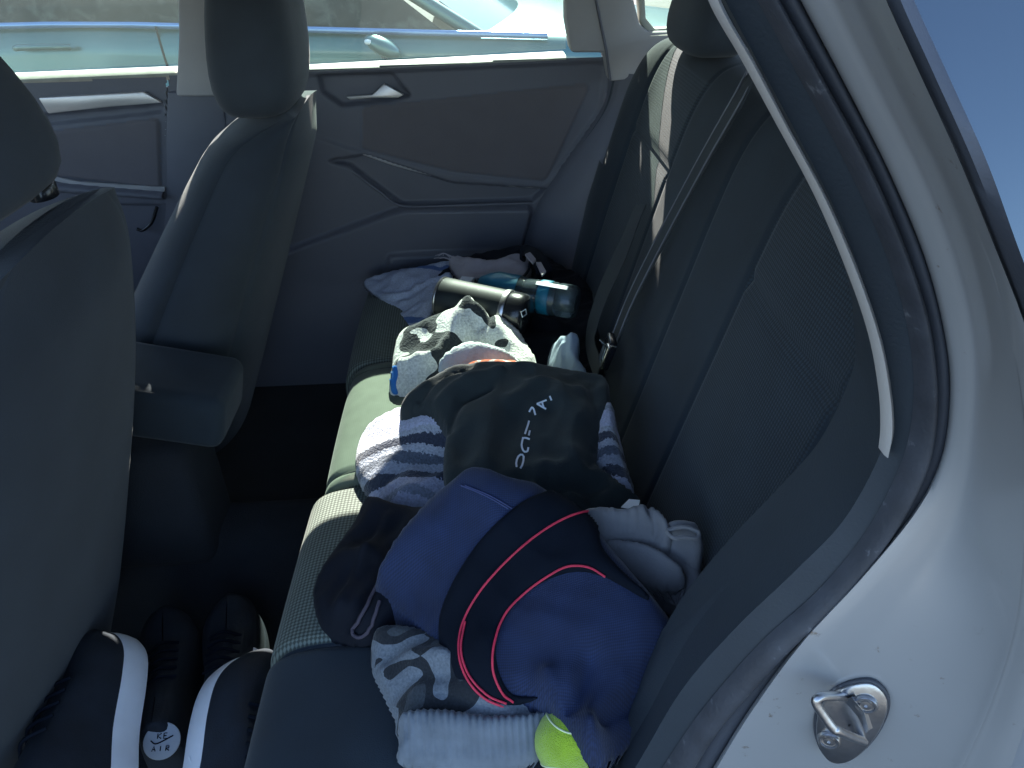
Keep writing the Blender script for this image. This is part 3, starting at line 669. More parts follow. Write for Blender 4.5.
# pillars
cp = plate('centre_pillar', [(176, -90), (178, 40), (175, 97), (216, 97), (214, 50), (222, -90)], 'y', YF-.03, .06, M['pillar'], car, bev=.008)
plate('centre_pillar_lower', [(167, 92), (222, 92), (235, 200), (245, 330), (160, 330)], 'y', YF-.012, .04, M['plastic'], car, bev=.006)
plate('centre_pillar_outer', [(188, -90), (188, 70), (300, 66), (300, -90)], 'y', YF+.05, .03, M['black_gloss'], car, bev=.003)
rp = plate('rear_pillar', [(566, -90), (566, 20), (571, 53), (604, 53), (609, 82), (632, 80), (650, 60), (668, 44), (700, 34), (700, 30), (648, 32), (640, 24), (634, 0), (628, -90)], 'y', YF-.035, .06, M['pillar'], car, bev=.008)
tube('rear_pillar_crease', [un(a, b, 'y', YF-.037) for a, b in ((588, -60), (596, 0), (606, 50), (610, 80))], .003, M['plastic'], car, seg=8)
plate('quarter_frame', [(632, -90), (640, 22), (650, 37), (720, 30), (722, 24), (655, 29), (646, 18), (640, -90)], 'y', YF-.02, .03, M['sill'], car, bev=.003)
pane('quarter_glass', [(640, -90), (646, 30), (760, 25), (760, -90)], YF+.02, car)
# far inner side trim beside the backrest
lt = []
for k in range(40):
    t = k/39; a = Vector(cat([un(612, 72, 'y', YF-.01), un(600, 112, 'y', YF-.01), un(560, 168, 'y', YF-.01), un(533, 215, 'y', YF-.01), un(510, 300, 'y', YF-.01), un(490, 400, 'y', YF-.01)], 40)[k])
    lt.append([a+Vector((0, .03, 0)), a, a+Vector((.02, -.02, 0)), a+Vector((.08, -.045, 0)), a+Vector((.20, -.055, 0)), a+Vector((.34, -.03, 0))])
grid('rear_side_trim', lt, M['plastic'], car)
tube('door_edge_seal', [un(a, b, 'y', YF-.014) for a, b in ((616, 76), (604, 114), (566, 168), (540, 214), (516, 300))], .005, M['plastic_d'], car, seg=8, n=50)
plate('rear_quarter_skin', [(566, 84), (760, 66), (800, 400), (500, 400)], 'y', YF+.05, .02, M['silver_clean'], car, bev=0)
box('quarter_sun_block', (.250, 1.685, 1.29), (.17, .07, .20), M['headliner'], car, bev=.01)  # unseen block, added to stop sun leaking onto the lower backrest
# far roof rail
box('roof_rail', (-.35, 1.660, 1.437), (2.5, .09, .13), M['headliner'], car, bev=.02)
box('roof_rail', (-.95, .46, 1.40), (1.3, .07, .07), M['headliner'], car, bev=.02)
# --- seat belts
bp = [up_back(a, b, o) for a, b, o in ((752, 72, .0), (738, 98, .012), (700, 165, .022), (660, 240, .026), (630, 300, .03), (612, 345, .035))]
blt = ribbon('seat_belt', bp, .044, BN, M['belt'], car, thick=.0016, n=60); blt['label'] = 'dark lap and shoulder belt of the far rear seat'
for off in (-.016, .016): tube('webbing_edge', [p+Vector((0, off, .001)) for p in [Vector(q) for q in cat(bp, 60)]], .0016, M['plastic'], blt, seg=6)
bp2 = [up_back(a, b, o) for a, b, o in ((640, 205, .03), (622, 250, .045), (600, 300, .05), (590, 340, .05), (598, 372, .045))]
ribbon('lower_belt', bp2, .040, lambda p: Vector((-1, -.25, .2)), M['belt'], blt, thick=.0016, n=40)
tg = up_back(610, 352, .05)
ax = (up_back(622, 322, .05)-up_back(604, 366, .05)).normalized(); sd_ = BN.cross(ax).normalized()
rm = Matrix((sd_, ax, BN)).transposed()
box('buckle', tg+BN*.004, (.038, .055, .014), M['black_gloss'], blt, bev=.005, rot=rm)
box('buckle_tongue', up_back(607, 351, .062)-ax*.004, (.014, .030, .004), M['chrome'], blt, bev=.001, rot=rm)
tube('buckle_slot', [up_back(x, y, .060) for x, y in ((600, 340), (606, 345), (616, 347))], .0015, M['chrome'], blt, seg=6)

# ------------------------------------------------------------------ THINGS ON THE SEAT
# dark bag under the far pile
bag = setp(cloth('backpack', [(428, 300, 0.615), (440, 276, 0.655), (470, 262, 0.695), (520, 250, 0.715), (552, 262, 0.695), (590, 290, 0.655), (603, 340, 0.615), (600, 385, 0.605), (560, 400, 0.605), (480, 380, 0.605), (430, 345, 0.605), (415, 322, 0.605)],
    M['jacket'], bulge=.02, Rr=.04, ridge=(.008, 16, .6, .5), seed=2), 'slack black backpack lying under the bottles at the far seat end', 'backpack')
# black bottle
def lathe(name, p0, p1, prof, m, parent=None, seg=36, **kw):
    p0, p1 = Vector(p0), Vector(p1); ax = (p1-p0); L = ax.length; ax.normalize(); u = ax.orthogonal().normalized(); v = ax.cross(u)
    return grid(name, [[p0+ax*(t*L)+(u*math.cos(2*math.pi*k/seg)+v*math.sin(2*math.pi*k/seg))*r for k in range(seg)] for t, r in prof], m, parent, closed_v=True, caps=True, **kw)
b0, b1 = un(440, 297, 'z', .712), un(519, 314, 'z', .704)
bt = setp(empty('water_bottle', b0.lerp(b1, .5)-Vector((0, 0, .04))), 'fat black metal bottle with silver ring lying on the backpack', 'bottle')
L_ = (b1-b0).length
def hp(ts, r=.040):  # profile
    return [(t, r*q) for t, q in ts]
lathe('bottle_body', b0, b1, hp([(0, .2), (0, .8), (.02, .93), (.06, 1), (.2, 1.0), (.5, 1.0), (.80, 1.0), (.82, .99)]), M['blackp'], bt)
lathe('ring', b0, b1, hp([(.815, .95), (.82, 1.03), (.84, 1.045), (.875, 1.045), (.885, 1.02)]), M['steel'], bt)
lathe('base_ring', b0, b1, hp([(.0, .80), (.01, .97), (.03, 1.03), (.04, 1.0)]), M['steel'], bt)
cpb = lathe('cap', b0, b1, hp([(.88, .98), (.90, 1.01), (1.04, 1.0), (1.09, .93), (1.11, .8), (1.11, .1)]), M['black_gloss'], bt)
axb = (b1-b0).normalized(); e0 = b0+axb*(L_*1.112)
hh = bvh(cpb); em = on(hh, [(521, 312), (525, 309), (526, 314), (522, 317)], .0012)
if len(em) == 4: tube('cap_emblem', em, .0011, M['white'], cpb, seg=6, closed=True)
# clear bottle
c0, c1 = un(470, 284, 'z', .706), un(578, 303, 'z', .700)
cb = setp(empty('plastic_bottle', c0.lerp(c1, .5)-Vector((0, 0, .035))), 'clear plastic bottle with cyan label behind the black bottle', 'bottle')
lathe('bottle_shell', c0, c1, [(0, .012), (.04, .013), (.08, .015), (.20, .030), (.3, .034), (.5, .033), (.52, .031), (.54, .033), (.8, .033), (.82, .031), (.84, .033), (.96, .033), (.99, .028), (1, .018), (.985, .006)], M['clear'], cb)
lathe('label_sleeve', c0, c1, [(.10, .0195), (.18, .029), (.26, .0348), (.46, .0342), (.47, .0325)], M['cyan'], cb)
lathe('lower_label', c0, c1, [(.66, .0330), (.665, .0340), (.76, .0340), (.765, .0330)], M['cyan'], cb)
ribbon('white_label', [c0.lerp(c1, t)+Vector((0, -.012, .0335)) for t in (.62, .75, .9)], .010, (0, -.3, 1), M['white'], cb, thick=.001)  # white label mark along the bottle shell
lathe('bottle_cap', c0, c1, [(-.08, .004), (-.08, .0135), (.03, .0142), (.04, .010)], M['white'], cb)
# paper bag
setp(cloth('paper_bag', [(364, 282, .615), (390, 272, .64), (420, 267, .66), (452, 262, .67), (456, 282, .67), (440, 300, .65), (418, 328, .615), (404, 322, .61), (385, 302, .61)], M['paper'], crump=(.007, 14), bulge=.008, Rr=.05, ridge=(0, 14, .9, .6), lump=(.006, 10), seed=5,
    folds=[([(370, 284), (400, 290), (450, 285)], .006, .010)]), 'blue and white crumpled paper bag at the far seat edge', 'bag')
pk = setp(cloth('linen_cloth', [(450, 262, 0.725), (455, 257, 0.740), (490, 261, 0.750), (515, 256, 0.750), (528, 258, 0.750), (530, 272, 0.740), (520, 284, 0.730), (490, 280, 0.725), (462, 277, 0.720)], M['pink'], crump=(.006, 14), bulge=.012, Rr=.03, ridge=(.003, 22, 1.3, .5), base=.69, seed=8, res=.004),
    'frayed pinkish linen cloth on top of the far pile', 'cloth')
for k in range(7):
    a = un(452+k*2, 260+random.uniform(-1, 5), 'z', .705)
    tube('loose_thread', [a, a+Vector((-.015-.004*k, .01, .012)), a+Vector((-.035-random.random()*.015, .008+random.random()*.02, .006))], .0007, M['pink'], pk, seg=5, n=10)
st = [un(a, b, 'z', z-.05) for a, b, z in ((520, 256, 0.765), (527, 251, 0.785), (534, 254, 0.790), (541, 263, 0.785), (545, 273, 0.770), (546, 284, 0.740))]
sp = setp(ribbon('camera_strap', st, .034, (.2, -.7, .7), M['jacket'], None, thick=.003, n=40), 'black strap with two white patches arching over the linen cloth', 'strap')
sb = bvh(sp)
for q in ([(525, 254), (530, 252), (536, 259), (533, 263)], [(536, 262), (541, 262), (546, 271), (542, 275)]):
    a = [un(x, y, 'z', .743) for x, y in q]
    link('white_patch', a+[p-Vector((0, 0, .004)) for p in a], [(0, 1, 2, 3), (7, 6, 5, 4), (0, 4, 5, 1), (1, 5, 6, 2), (2, 6, 7, 3), (3, 7, 4, 0)], M['pink'], sp, smooth=False)
tube('strap_cord', [un(a, b, 'z', .715) for a, b in ((530, 262), (528, 271), (518, 282), (512, 287))], .003, M['jacket'], sp, seg=8, n=14)
# pale blue crumpled cloth by the belt
setp(cloth('pale_cloth', [(553, 345, 0.670), (565, 340, 0.700), (574, 335, 0.720), (579, 340, 0.710), (578, 360, 0.670), (586, 370, 0.650), (580, 378, 0.630), (556, 376, 0.630), (548, 362, 0.640)], M['paleblue'], crump=(.018, 22), bulge=.014, Rr=.025, ridge=(.008, 22, 1.2, .4), base=.60, seed=14, res=.004,
    ), 'pale blue crumpled cloth tucked between backpack and backrest', 'cloth')
# black and white fleece
fleece = setp(cloth('fleece_blanket', [(391, 392, .63), (392, 368, .66), (398, 342, .69), (425, 328, .72), (452, 317, .75), (466, 313, .77), (492, 320, .76), (515, 330, .745), (530, 352, .70), (538, 372, .67), (520, 385, .66), (480, 388, .66), (440, 392, .64), (410, 398, .62)],
    M['cow'], zs_=.58, crump=(.009, 11), bulge=.03, Rr=.035, lump=(.008, 12), ridge=(.003, 12, .4, .6), folds=[([(400, 350), (440, 345), (470, 322)], .014, .02, .75), ([(428, 365), (455, 350), (480, 330)], .010, -.022, .76), ([(478, 325), (505, 338), (525, 360)], .012, .012, .76), ([(492, 322), (486, 340), (505, 358)], .007, -.014, .76)], seed=21),
    'black and white patched fleece blanket bunched in the sun', 'blanket')
fb = bvh(fleece)
wrap('blue_binding', [(390, 372), (396, 366), (398, 374), (396, 385), (398, 394), (392, 392)], fb, .002, M['blue'], fleece, step=1.5)
pf = setp(cloth('pale_fleece', [(440, 360, .77), (466, 344, .79), (495, 348, .79), (515, 358, .77), (530, 372, .73), (500, 372, .74), (470, 372, .74), (446, 376, .73)], M['cowgrey'], zs_=.58, crump=(.005, 14), bulge=.012, Rr=.02, ridge=(.002, 16, .3, .5), lump=(.003, 14), base=.70, seed=23, res=.004),
    'pale grey fleece roll between spotted blanket and black hoodie', 'blanket')
setp(cloth('printed_shirt', [(462, 372, .775), (470, 364, .785), (490, 361, .79), (520, 363, .785), (540, 372, .77), (520, 380, .765), (480, 380, .765)], M['orange'], zs_=.58, crump=(.003, 14), bulge=.008, Rr=.012, ridge=(.003, 30, .3, .5), base=.74, seed=25, res=.003),
    'strip of orange, white and dark printed shirt above the hoodie', 'shirt')
# striped sherpa blanket (left lobe and right end)
sh = setp(cloth('striped_blanket', [(356, 455, .65), (366, 430, .68), (395, 412, .72), (430, 404, .75), (450, 408, .76), (520, 420, .76), (600, 405, .76), (612, 408, .755), (618, 430, .73), (628, 470, .69), (632, 492, .66), (600, 500, .65), (520, 520, .64), (450, 512, .63), (405, 518, .615), (375, 500, .62), (360, 480, .63)],
    M['stripe'], zs_=.54, crump=(.006, 8), bulge=.024, Rr=.05, ridge=(.006, 12, 0, .5), lump=(.012, 12), seed=31, folds=[([(372, 470), (410, 455), (445, 450)], .012, -.008, .72), ([(380, 490), (420, 480), (448, 470)], .01, .008, .70)]),
    'lavender, grey and navy striped sherpa blanket spilling over the seat edge', 'blanket')
# black hoodie
hood = setp(cloth('hoodie', [(401, 412, .745), (408, 398, .76), (430, 382, .785), (455, 370, .80), (490, 366, .805), (530, 368, .80), (580, 374, .80), (606, 380, .795), (609, 400, .785), (604, 430, .765), (596, 462, .75), (620, 485, .73), (640, 505, .70), (600, 520, .70), (560, 510, .71), (524, 505, .715), (490, 490, .72), (460, 487, .72), (446, 480, .73), (444, 455, .745), (446, 425, .765), (428, 410, .765)],
    M['hoodie'], zs_=.66, crump=(.010, 9), bulge=.022, Rr=.04, ridge=(.0035, 10, .9, .5), lump=(.010, 9), base=.66, res=.004, seed=40,
    folds=[([(420, 395), (440, 385), (470, 378)], .008, -.012, .79), ([(430, 405), (455, 390), (500, 380)], .009, .010, .80), ([(448, 420), (462, 400), (490, 392)], .007, -.010, .80),
           ([(520, 500), (540, 470), (560, 470)], .012, .012, .76), ([(500, 490), (525, 478), (560, 485), (600, 480)], .010, -.012, .75), ([(560, 400), (575, 420), (572, 470)], .018, .010, .80), ([(590, 390), (598, 420), (592, 450)], .010, -.008, .80),
           ([(455, 470), (480, 450), (490, 420)], .02, .008, .79), ([(510, 398), (540, 388), (580, 392)], .012, .008, .81)]),
    'black fleece hoodie with white lettering in the middle of the pile', 'hoodie')
hb = bvh(hood)
LT = [[(355, 155), (366, 180)], [(275, 203), (330, 234)], [(275, 203), (336, 178)], [(306, 190), (316, 226)], [(234, 250), (252, 224), (270, 268)], [(233, 303), (222, 340), (208, 382)], [(238, 362), (231, 390)],
      [(190, 407), (212, 406), (236, 413)], [(195, 410), (187, 450), (200, 484), (222, 484), (228, 460)], [(158, 576), (156, 545), (168, 514), (186, 503), (200, 516), (196, 556), (180, 582)]]
letters = []
vs_, fs_ = [], []
for s in LT:
    q = [(490+u*.1693, 370+v*.1693) for u, v in s]; pts = on(hb, q, .0018, n=10 if len(s) > 2 else 5)
    for i in range(len(pts)):
        t = (pts[min(i+1, len(pts)-1)]-pts[max(i-1, 0)]).normalized(); h_, nn = hit(hb, *[0, 0]) if False else (None, (O_-pts[i]).normalized()); sdv = t.cross(nn).normalized()*.0013
        vs_ += [pts[i]-sdv, pts[i]+sdv]
        if i: k = len(vs_); fs_.append((k-4, k-3, k-1, k-2))
lt_o = link('lettering', vs_, fs_, M['white'], hood, smooth=False)
md = lt_o.modifiers.new('thick', 'SOLIDIFY'); md.thickness = .0006
tagp = [un(a, b, 'z', .712) for a, b in ((621, 507), (629, 499), (640, 500), (638, 510))]
link('care_tag', [*tagp, *[p-Vector((0, 0, .001)) for p in tagp]], [(0, 1, 2, 3), (7, 6, 5, 4), (0, 4, 5, 1), (1, 5, 6, 2), (2, 6, 7, 3), (3, 7, 4, 0)], M['white'], hood, smooth=False)
# striped corner that comes out at the right of the hoodie
sc2 = setp(cloth('scarf', [(597, 432, .79), (600, 412, .80), (608, 404, .81), (614, 410, .805), (616, 430, .79), (622, 455, .765), (630, 480, .74), (633, 492, .72), (620, 495, .73), (607, 478, .745), (596, 458, .76)], M['stripe'], zs_=.56, crump=(.004, 14), bulge=.014, Rr=.02, ridge=(.004, 24, 1.4, .5), base=.68, res=.004, seed=44),
    'striped woolly scarf end poking out between hoodie and backrest', 'scarf')
# dark jacket at the seat edge
jk = setp(cloth('black_jacket', [(314, 590, .615), (326, 566, .62), (352, 528, .635), (368, 503, .65), (400, 510, .66), (450, 520, .66), (440, 560, .66), (410, 600, .65), (392, 625, .64), (370, 640, .63), (345, 642, .615), (322, 630, .612)], M['jacket'], crump=(.011, 10), bulge=.03, Rr=.05, ridge=(.006, 13, .9, .35), lump=(.008, 10), seed=50,
    folds=[([(335, 610), (360, 570), (390, 530)], .008, .010, .66), ([(350, 620), (375, 590), (395, 555)], .006, -.010, .66)]),
    'black thin jacket at the front edge of the seat, left of the navy roll', 'jacket')
jb = bvh(jk)
tube('hanging_loop', on(jb, [(392, 560), (376, 592), (360, 622), (354, 632), (361, 636), (370, 628), (380, 602)], .003, n=30), .0022, M['jacket'] if False else mat('loop_cord', (.06, .05, .07), .8), jk, seg=7)
# camo sweater
cm = setp(cloth('camo_sweatshirt', [(372, 656, .625), (374, 636, .64), (390, 628, .655), (420, 632, .665), (445, 642, .67), (470, 670, .68), (500, 690, .67), (552, 700, .66), (556, 722, .64), (540, 740, .63), (480, 738, .63), (405, 738, .62), (396, 718, .62), (382, 690, .615), (374, 674, .615)], M['camo'], crump=(.010, 10), bulge=.025, Rr=.035, ridge=(.005, 15, .3, .5), lump=(.008, 14), seed=60, res=.004,
    folds=[([(378, 662), (410, 658), (450, 670)], .008, .008, .67), ([(385, 690), (420, 682), (460, 690)], .008, -.008, .66), ([(490, 700), (520, 708), (548, 706)], .005, -.012, .67)]),
    'grey and black camouflage sweatshirt under the navy roll', 'sweatshirt')
def ribs(V, sd):
    return .0022*np.sin((V[:, 0]*1.0+V[:, 1]*.05)*2*math.pi/.0072)*np.clip(sd/.004, 0, 1)
rbk = cloth('ribbed_hem', [(402, 716, .655), (440, 712, .665), (490, 718, .662), (530, 716, .66), (550, 714, .655), (549, 735, .64), (540, 752, .63), (520, 764, .622), (470, 768, .62), (404, 763, .615), (400, 740, .63)], M['rib'], crump=(0, 9), bulge=.018, Rr=.022, ridge=(.0015, 20, 1.57, .5), lump=(.005, 12), seed=62, res=.0022, bumpfn=ribs, parent=cm)
# navy roll
navy = setp(cloth('rolled_navy_robe', [(376, 592, .66), (384, 566, .70), (410, 530, .74), (440, 500, .77), (475, 484, .785), (510, 490, .79), (545, 500, .775), (590, 532, .755), (622, 570, .74), (652, 606, .725), (674, 634, .72), (677, 655, .70), (668, 680, .68), (650, 705, .67), (632, 735, .645), (614, 752, .635), (592, 752, .675), (563, 726, .675), (548, 706, .68), (520, 704, .66), (490, 706, .655), (462, 690, .655), (440, 655, .66), (400, 622, .645)],
    M['navy'], zs_=.82, crump=(.006, 8), bulge=.05, Rr=.07, ridge=(.006, 9, 2.4, .35), lump=(.013, 8), seed=70, res=.004,
    folds=[([(560, 700), (580, 690), (590, 660)], .012, -.018, .72), ([(600, 712), (618, 698), (632, 690)], .007, -.020, .70), ([(590, 724), (606, 700), (625, 680)], .010, .010, .71), ([(632, 712), (640, 690), (652, 676)], .009, -.014, .70), ([(545, 680), (556, 700), (566, 716)], .008, .010, .70)]),
    'navy blue woven robe rolled up and tied at the near seat end', 'robe')
nb_ = bvh(navy)
band = wrap('black_band', [(610, 487), (585, 484), (556, 490), (522, 503), (486, 535), (458, 575), (442, 612), (440, 640), (448, 668), (464, 690), (488, 705), (512, 706), (538, 698), (512, 694), (499, 672), (496, 645), (504, 620), (522, 597), (548, 580), (577, 572), (606, 578), (650, 600), (600, 545)], nb_, .003, M['band'], navy, step=2.2, puff=.007)
bb = bvh(band)
def piping(path, n):
    pts = []
    for p in cat(path, n):
        h, nn = hit(bb, *p)
        if h is None: h, nn = hit(nb_, *p)
        if h is not None: pts.append(h+nn*.002)
    # keep the run smooth
    for _ in range(3): pts = [pts[0]]+[(pts[i-1]+pts[i]*2+pts[i+1])/4 for i in range(1, len(pts)-1)]+[pts[-1]]
    return pts
tube('red_piping', piping([(596, 511), (572, 516), (540, 533), (508, 560), (480, 592), (463, 625), (460, 655), (469, 680), (485, 697), (503, 705)], 70), .0013, M['red'], navy, seg=7)
tube('red_piping', piping([(606, 576), (590, 567), (568, 566), (545, 577), (520, 596), (502, 618), (493, 645), (493, 672), (502, 693), (513, 701)], 70), .0013, M['red'], navy, seg=7)
tube('red_piping', piping([(466, 622), (462, 650), (470, 675), (488, 694), (506, 702)], 40), .0012, M['red'], navy, seg=7)
for sp_x in (0, 4):
    tube('stitch_line', piping([(462+sp_x, 486), (484+sp_x, 495), (508+sp_x, 509)], 16), .0007, mat('navy_thread', (.06, .08, .2), .8), navy, seg=5)
ts = piping([(466, 487), (494, 500), (508, 509)], 20)
# grey folded trousers: several folded layers
gp = setp(cloth('grey_trousers', [(572, 556, .735), (590, 545, .75), (620, 540, .765), (650, 542, .775), (676, 556, .77), (698, 572, .755), (701, 590, .735), (690, 602, .72), (668, 600, .71), (640, 590, .71), (608, 576, .715), (585, 566, .72)], M['grey'], crump=(.010, 15), bulge=.018, Rr=.022, base=.64, res=.003, ridge=(.004, 20, 2.5, .3), lump=(.005, 18), seed=80,
    folds=[([(600, 562), (630, 572), (660, 586)], .004, -.012, .76), ([(615, 548), (650, 562), (690, 578)], .006, .010, .78), ([(680, 575), (672, 590), (680, 598)], .004, -.008, .76)]),
    'folded grey cotton trousers on the navy roll beside the backrest', 'trousers')
def wr(V, sd): return np.array([.0012*math.sin(v[0]*520+3*nz(v[0]*20, v[1]*20))*min(1, s_/.006) for v, s_ in zip(V, sd)])
cloth('waistband', [(557, 540, .790), (566, 524, .805), (580, 514, .815), (600, 510, .82), (622, 512, .825), (640, 508, .83), (656, 512, .83), (668, 524, .825), (672, 540, .81), (664, 548, .80), (650, 541, .80), (630, 538, .80), (600, 538, .797), (578, 538, .79)], M['grey'], bulge=.012, Rr=.014, base=.72, res=.0028, lump=(.003, 20), seed=81, crump=(.004, 16), parent=gp, bumpfn=wr,
    folds=[([(648, 512), (656, 524), (654, 538)], .003, -.010, .83)])
cloth('folded_leg', [(560, 546, .775), (585, 541, .787), (615, 542, .79), (645, 548, .79), (668, 560, .787), (684, 574, .775), (680, 582, .765), (660, 582, .76), (635, 572, .757), (605, 560, .757), (578, 556, .762)], M['grey'], bulge=.014, Rr=.012, base=.71, res=.0028, ridge=(.002, 24, 2.6, .3), lump=(.003, 18), seed=82, parent=gp,
    folds=[([(590, 549), (630, 556), (666, 574)], .003, -.007, .79)])
cloth('folded_leg', [(664, 530, .81), (680, 526, .815), (696, 530, .81), (703, 544, .80), (701, 562, .78), (694, 572, .765), (676, 564, .77), (668, 552, .785)], M['grey'], bulge=.018, Rr=.014, base=.70, res=.0028, lump=(.003, 18), seed=83, parent=gp)
gb = bvh(gp)
rim = [un(a, b, 'z', .615+(z-.615)*.66+.004) for a, b, z in ((668, 531, .826), (684, 527, .832), (698, 532, .828), (697, 538, .826), (684, 537, .828), (674, 538, .826))]
tube('leg_opening', rim, .0026, M['grey'], gp, seg=8, n=40, closed=True)
# tennis ball
tb = un(567, 741, 'z', .634); 
ballo = empty('tennis_ball', tb-Vector((0, 0, .0335))); setp(ballo, 'yellow-green tennis ball beside the ribbed grey hem', 'ball')
rr = []
for i in range(25):
    th = math.pi*i/24; rr.append([tb+Vector((math.sin(th)*math.cos(2*math.pi*k/40), math.sin(th)*math.sin(2*math.pi*k/40), math.cos(th)))*.0335 for k in range(40)])
grid('felt', rr, M['ball'], ballo, closed_v=True)
sp_ = []
rotm = Matrix.Rotation(R(50), 3, 'X') @ Matrix.Rotation(R(35), 3, 'Z')
for k in range(120):
    t = 2*math.pi*k/120; a_, b_ = .75, .25; v = Vector((a_*math.cos(t)+b_*math.cos(3*t), a_*math.sin(t)-b_*math.sin(3*t), 2*math.sqrt(a_*b_)*math.sin(2*t))); sp_.append(tb+(rotm@v.normalized())*.0337)
tube('seam', sp_, .0010, M['ballseam'], ballo, seg=6, closed=True)

# ------------------------------------------------------------------ SHOES in the footwell
def shoe(toe, heel, roll, mirror, label, sole_m, z0=.30, L=.30):
    toe = Vector(toe); heel = Vector(heel); f = (toe-heel).normalized(); up = Vector((0, 0, 1)); s = f.cross(up).normalized(); up = s.cross(f)
    rot = Matrix.Rotation(roll, 3, f); s = rot@s; up = rot@up
    e = empty('sneaker', heel.lerp(toe, .5)); setp(e, label, 'shoe', 'black sneakers on the floor')
    org = toe-f*L
    def W(l, a, h): return org+f*l+s*(a*mirror)+up*h
    foot = cat([(0, 0), (.006, .028), (.05, .036), (.12, .034), (.19, .045), (.24, .046), (.275, .032), (.298, .006), (.300, -.004), (.285, -.030), (.25, -.046), (.20, -.050), (.13, -.040), (.06, -.036), (.01, -.026)], 80, True)
    cx = .15
    def ring(sc_, h, hl=0): return [W(cx+(p[0]-cx)*(1-(1-sc_)*.4), p[1]*sc_, h+(.012*max(0, (p[0]-.22)/.08)**2)+hl*p[0]) for p in foot]
    so_ = grid('midsole', [ring(.80, 0), ring(.97, .0), ring(1.02, .006), ring(1.03, .016), ring(1.02, .026), ring(.98, .036), ring(.93, .038)], sole_m, e, closed_v=True, caps=True)
    prof_h = lambda l: .062+.05*max(0, (.20-l)/.20)
    rows = []
    for t in np.linspace(0, 1, 14):
        row = []
        for p in foot:
            hh = prof_h(p[0])*math.sin(t*math.pi/2)**.8; sc_ = .975*(math.cos(t*math.pi/2)**.55 if t < 1 else 0.02); sc_ = max(sc_, .02)
            row.append(W(.17+(p[0]-.17)*(.985 if t < .3 else .985-(t-.3)*.35*(1 if p[0] > .17 else .4)), p[1]*sc_, .030+hh))
        rows.append(row)
    u_ = grid('upper', rows, M['shoe'], e, closed_v=True)
    # tongue, laces, eyestay
    grid('tongue', [[W(l, a, prof_h(l)+.026+.008*(1-(a/.02)**2)) for a in (-.020, -.01, 0, .01, .020)] for l in np.linspace(.07, .19, 8)], M['shoe'], e)
    for k in range(5):
        l = .10+k*.02; tube('lace', [W(l, -.024, prof_h(l)+.026), W(l+.004, 0, prof_h(l)+.039), W(l+.008, .024, prof_h(l)+.026)], .0025, M['band'], e, seg=6, n=8)
    return e, W
t1 = un(130, 643, 'z', .44)
e1, W1 = shoe(t1, un(120, 800, 'z', .44), R(-40), 1, 'left black sneaker with a broad white sole crescent, nearest the driver seat', M['sole'])
t2 = un(236, 668, 'z', .43)
e2, W2 = shoe(t2, un(200, 800, 'z', .43), R(52), -1, 'right black sneaker with a slim white sole crescent, nearest the rear seat', M['sole'])
dz = Vector((0, 0, -.06))
t3 = un(168, 608, 'z', .36)
e3, W3 = shoe(t3+dz, un(168, 760, 'z', .36)+dz, R(0), 1, 'dim all-black sneaker behind the left white-soled one', M['shoe'])
t4 = un(232, 596, 'z', .36)
e4, W4 = shoe(t4+dz, un(226, 760, 'z', .36)+dz, R(0), -1, 'dim black sneaker with small white marks against the rear seat base', M['shoe'])
# white outline markings on the near-left shoe, disc between them
for nm, paths, par, z in (('shoe_marking', [[(88, 745), (104, 758)], [(104, 768), (115, 749), (124, 738)], [(80, 762), (88, 775)], [(98, 768), (112, 748), (128, 733)]], e1, .47), ('shoe_marking', [[(189, 757), (193, 768), (192, 778)], [(266, 762), (265, 775)]], e2, .47)):
    for pth in paths: tube(nm, [un(a, b, 'z', z) for a, b in pth], .0011, M['white'], par, seg=6)
dc = un(162, 741, 'z', .42); dn = (O_-dc).normalized(); du = Vector((1, 0, 0)); du = (du-dn*du.dot(dn)).normalized(); dv = dn.cross(du)
r_d = .023
disc = grid('insole_badge', [[dc+(du*math.cos(2*math.pi*k/32)+dv*math.sin(2*math.pi*k/32))*r*r_d+dn*h for k in range(32)] for r, h in ((1, -.004), (1, 0), (.97, .001), (.02, .0012))], mat('badge_grey', (.34, .38, .44), .6), e2, closed_v=True, caps=True)
def glyph(strokes, cx, cy, s, par):
    for st_ in strokes: tube('badge_letter', [dc+du*(cx+x*s)+dv*(cy+y*s)+dn*.0018 for x, y in st_], .0007, M['band'], par, seg=5)
GL = {'K': [[(0, 0), (0, 1)], [(.7, 1), (0, .5), (.7, 0)]], 'E': [[(.6, 1), (0, 1), (0, 0), (.6, 0)], [(0, .5), (.5, .5)]], 'A': [[(0, 0), (.35, 1), (.7, 0)], [(.15, .4), (.55, .4)]], 'I': [[(.3, 0), (.3, 1)]], 'R': [[(0, 0), (0, 1), (.6, .9), (.6, .6), (0, .5), (.65, 0)]]}
for i, ch in enumerate('KE'): glyph(GL[ch], -.006+i*.0075, .003, .0065, disc)
for i, ch in enumerate('AIR'): glyph(GL[ch], -.011+i*.0085, -.012, .006, disc)
tube('badge_swoosh', [dc+du*a+dv*b+dn*.0018 for a, b in ((-.014, .001), (-.006, -.003), (.013, .006))], .0009, M['band'], disc, seg=5, n=12)
for a, b in ((183, 665), (227, 653), (254, 651)):
    p = un(a, b, 'z', .375); box('reflective_mark', p, (.010, .010, .003), M['sole'], e4, bev=.001, rot=Matrix.Rotation(a, 3, 'Z'))

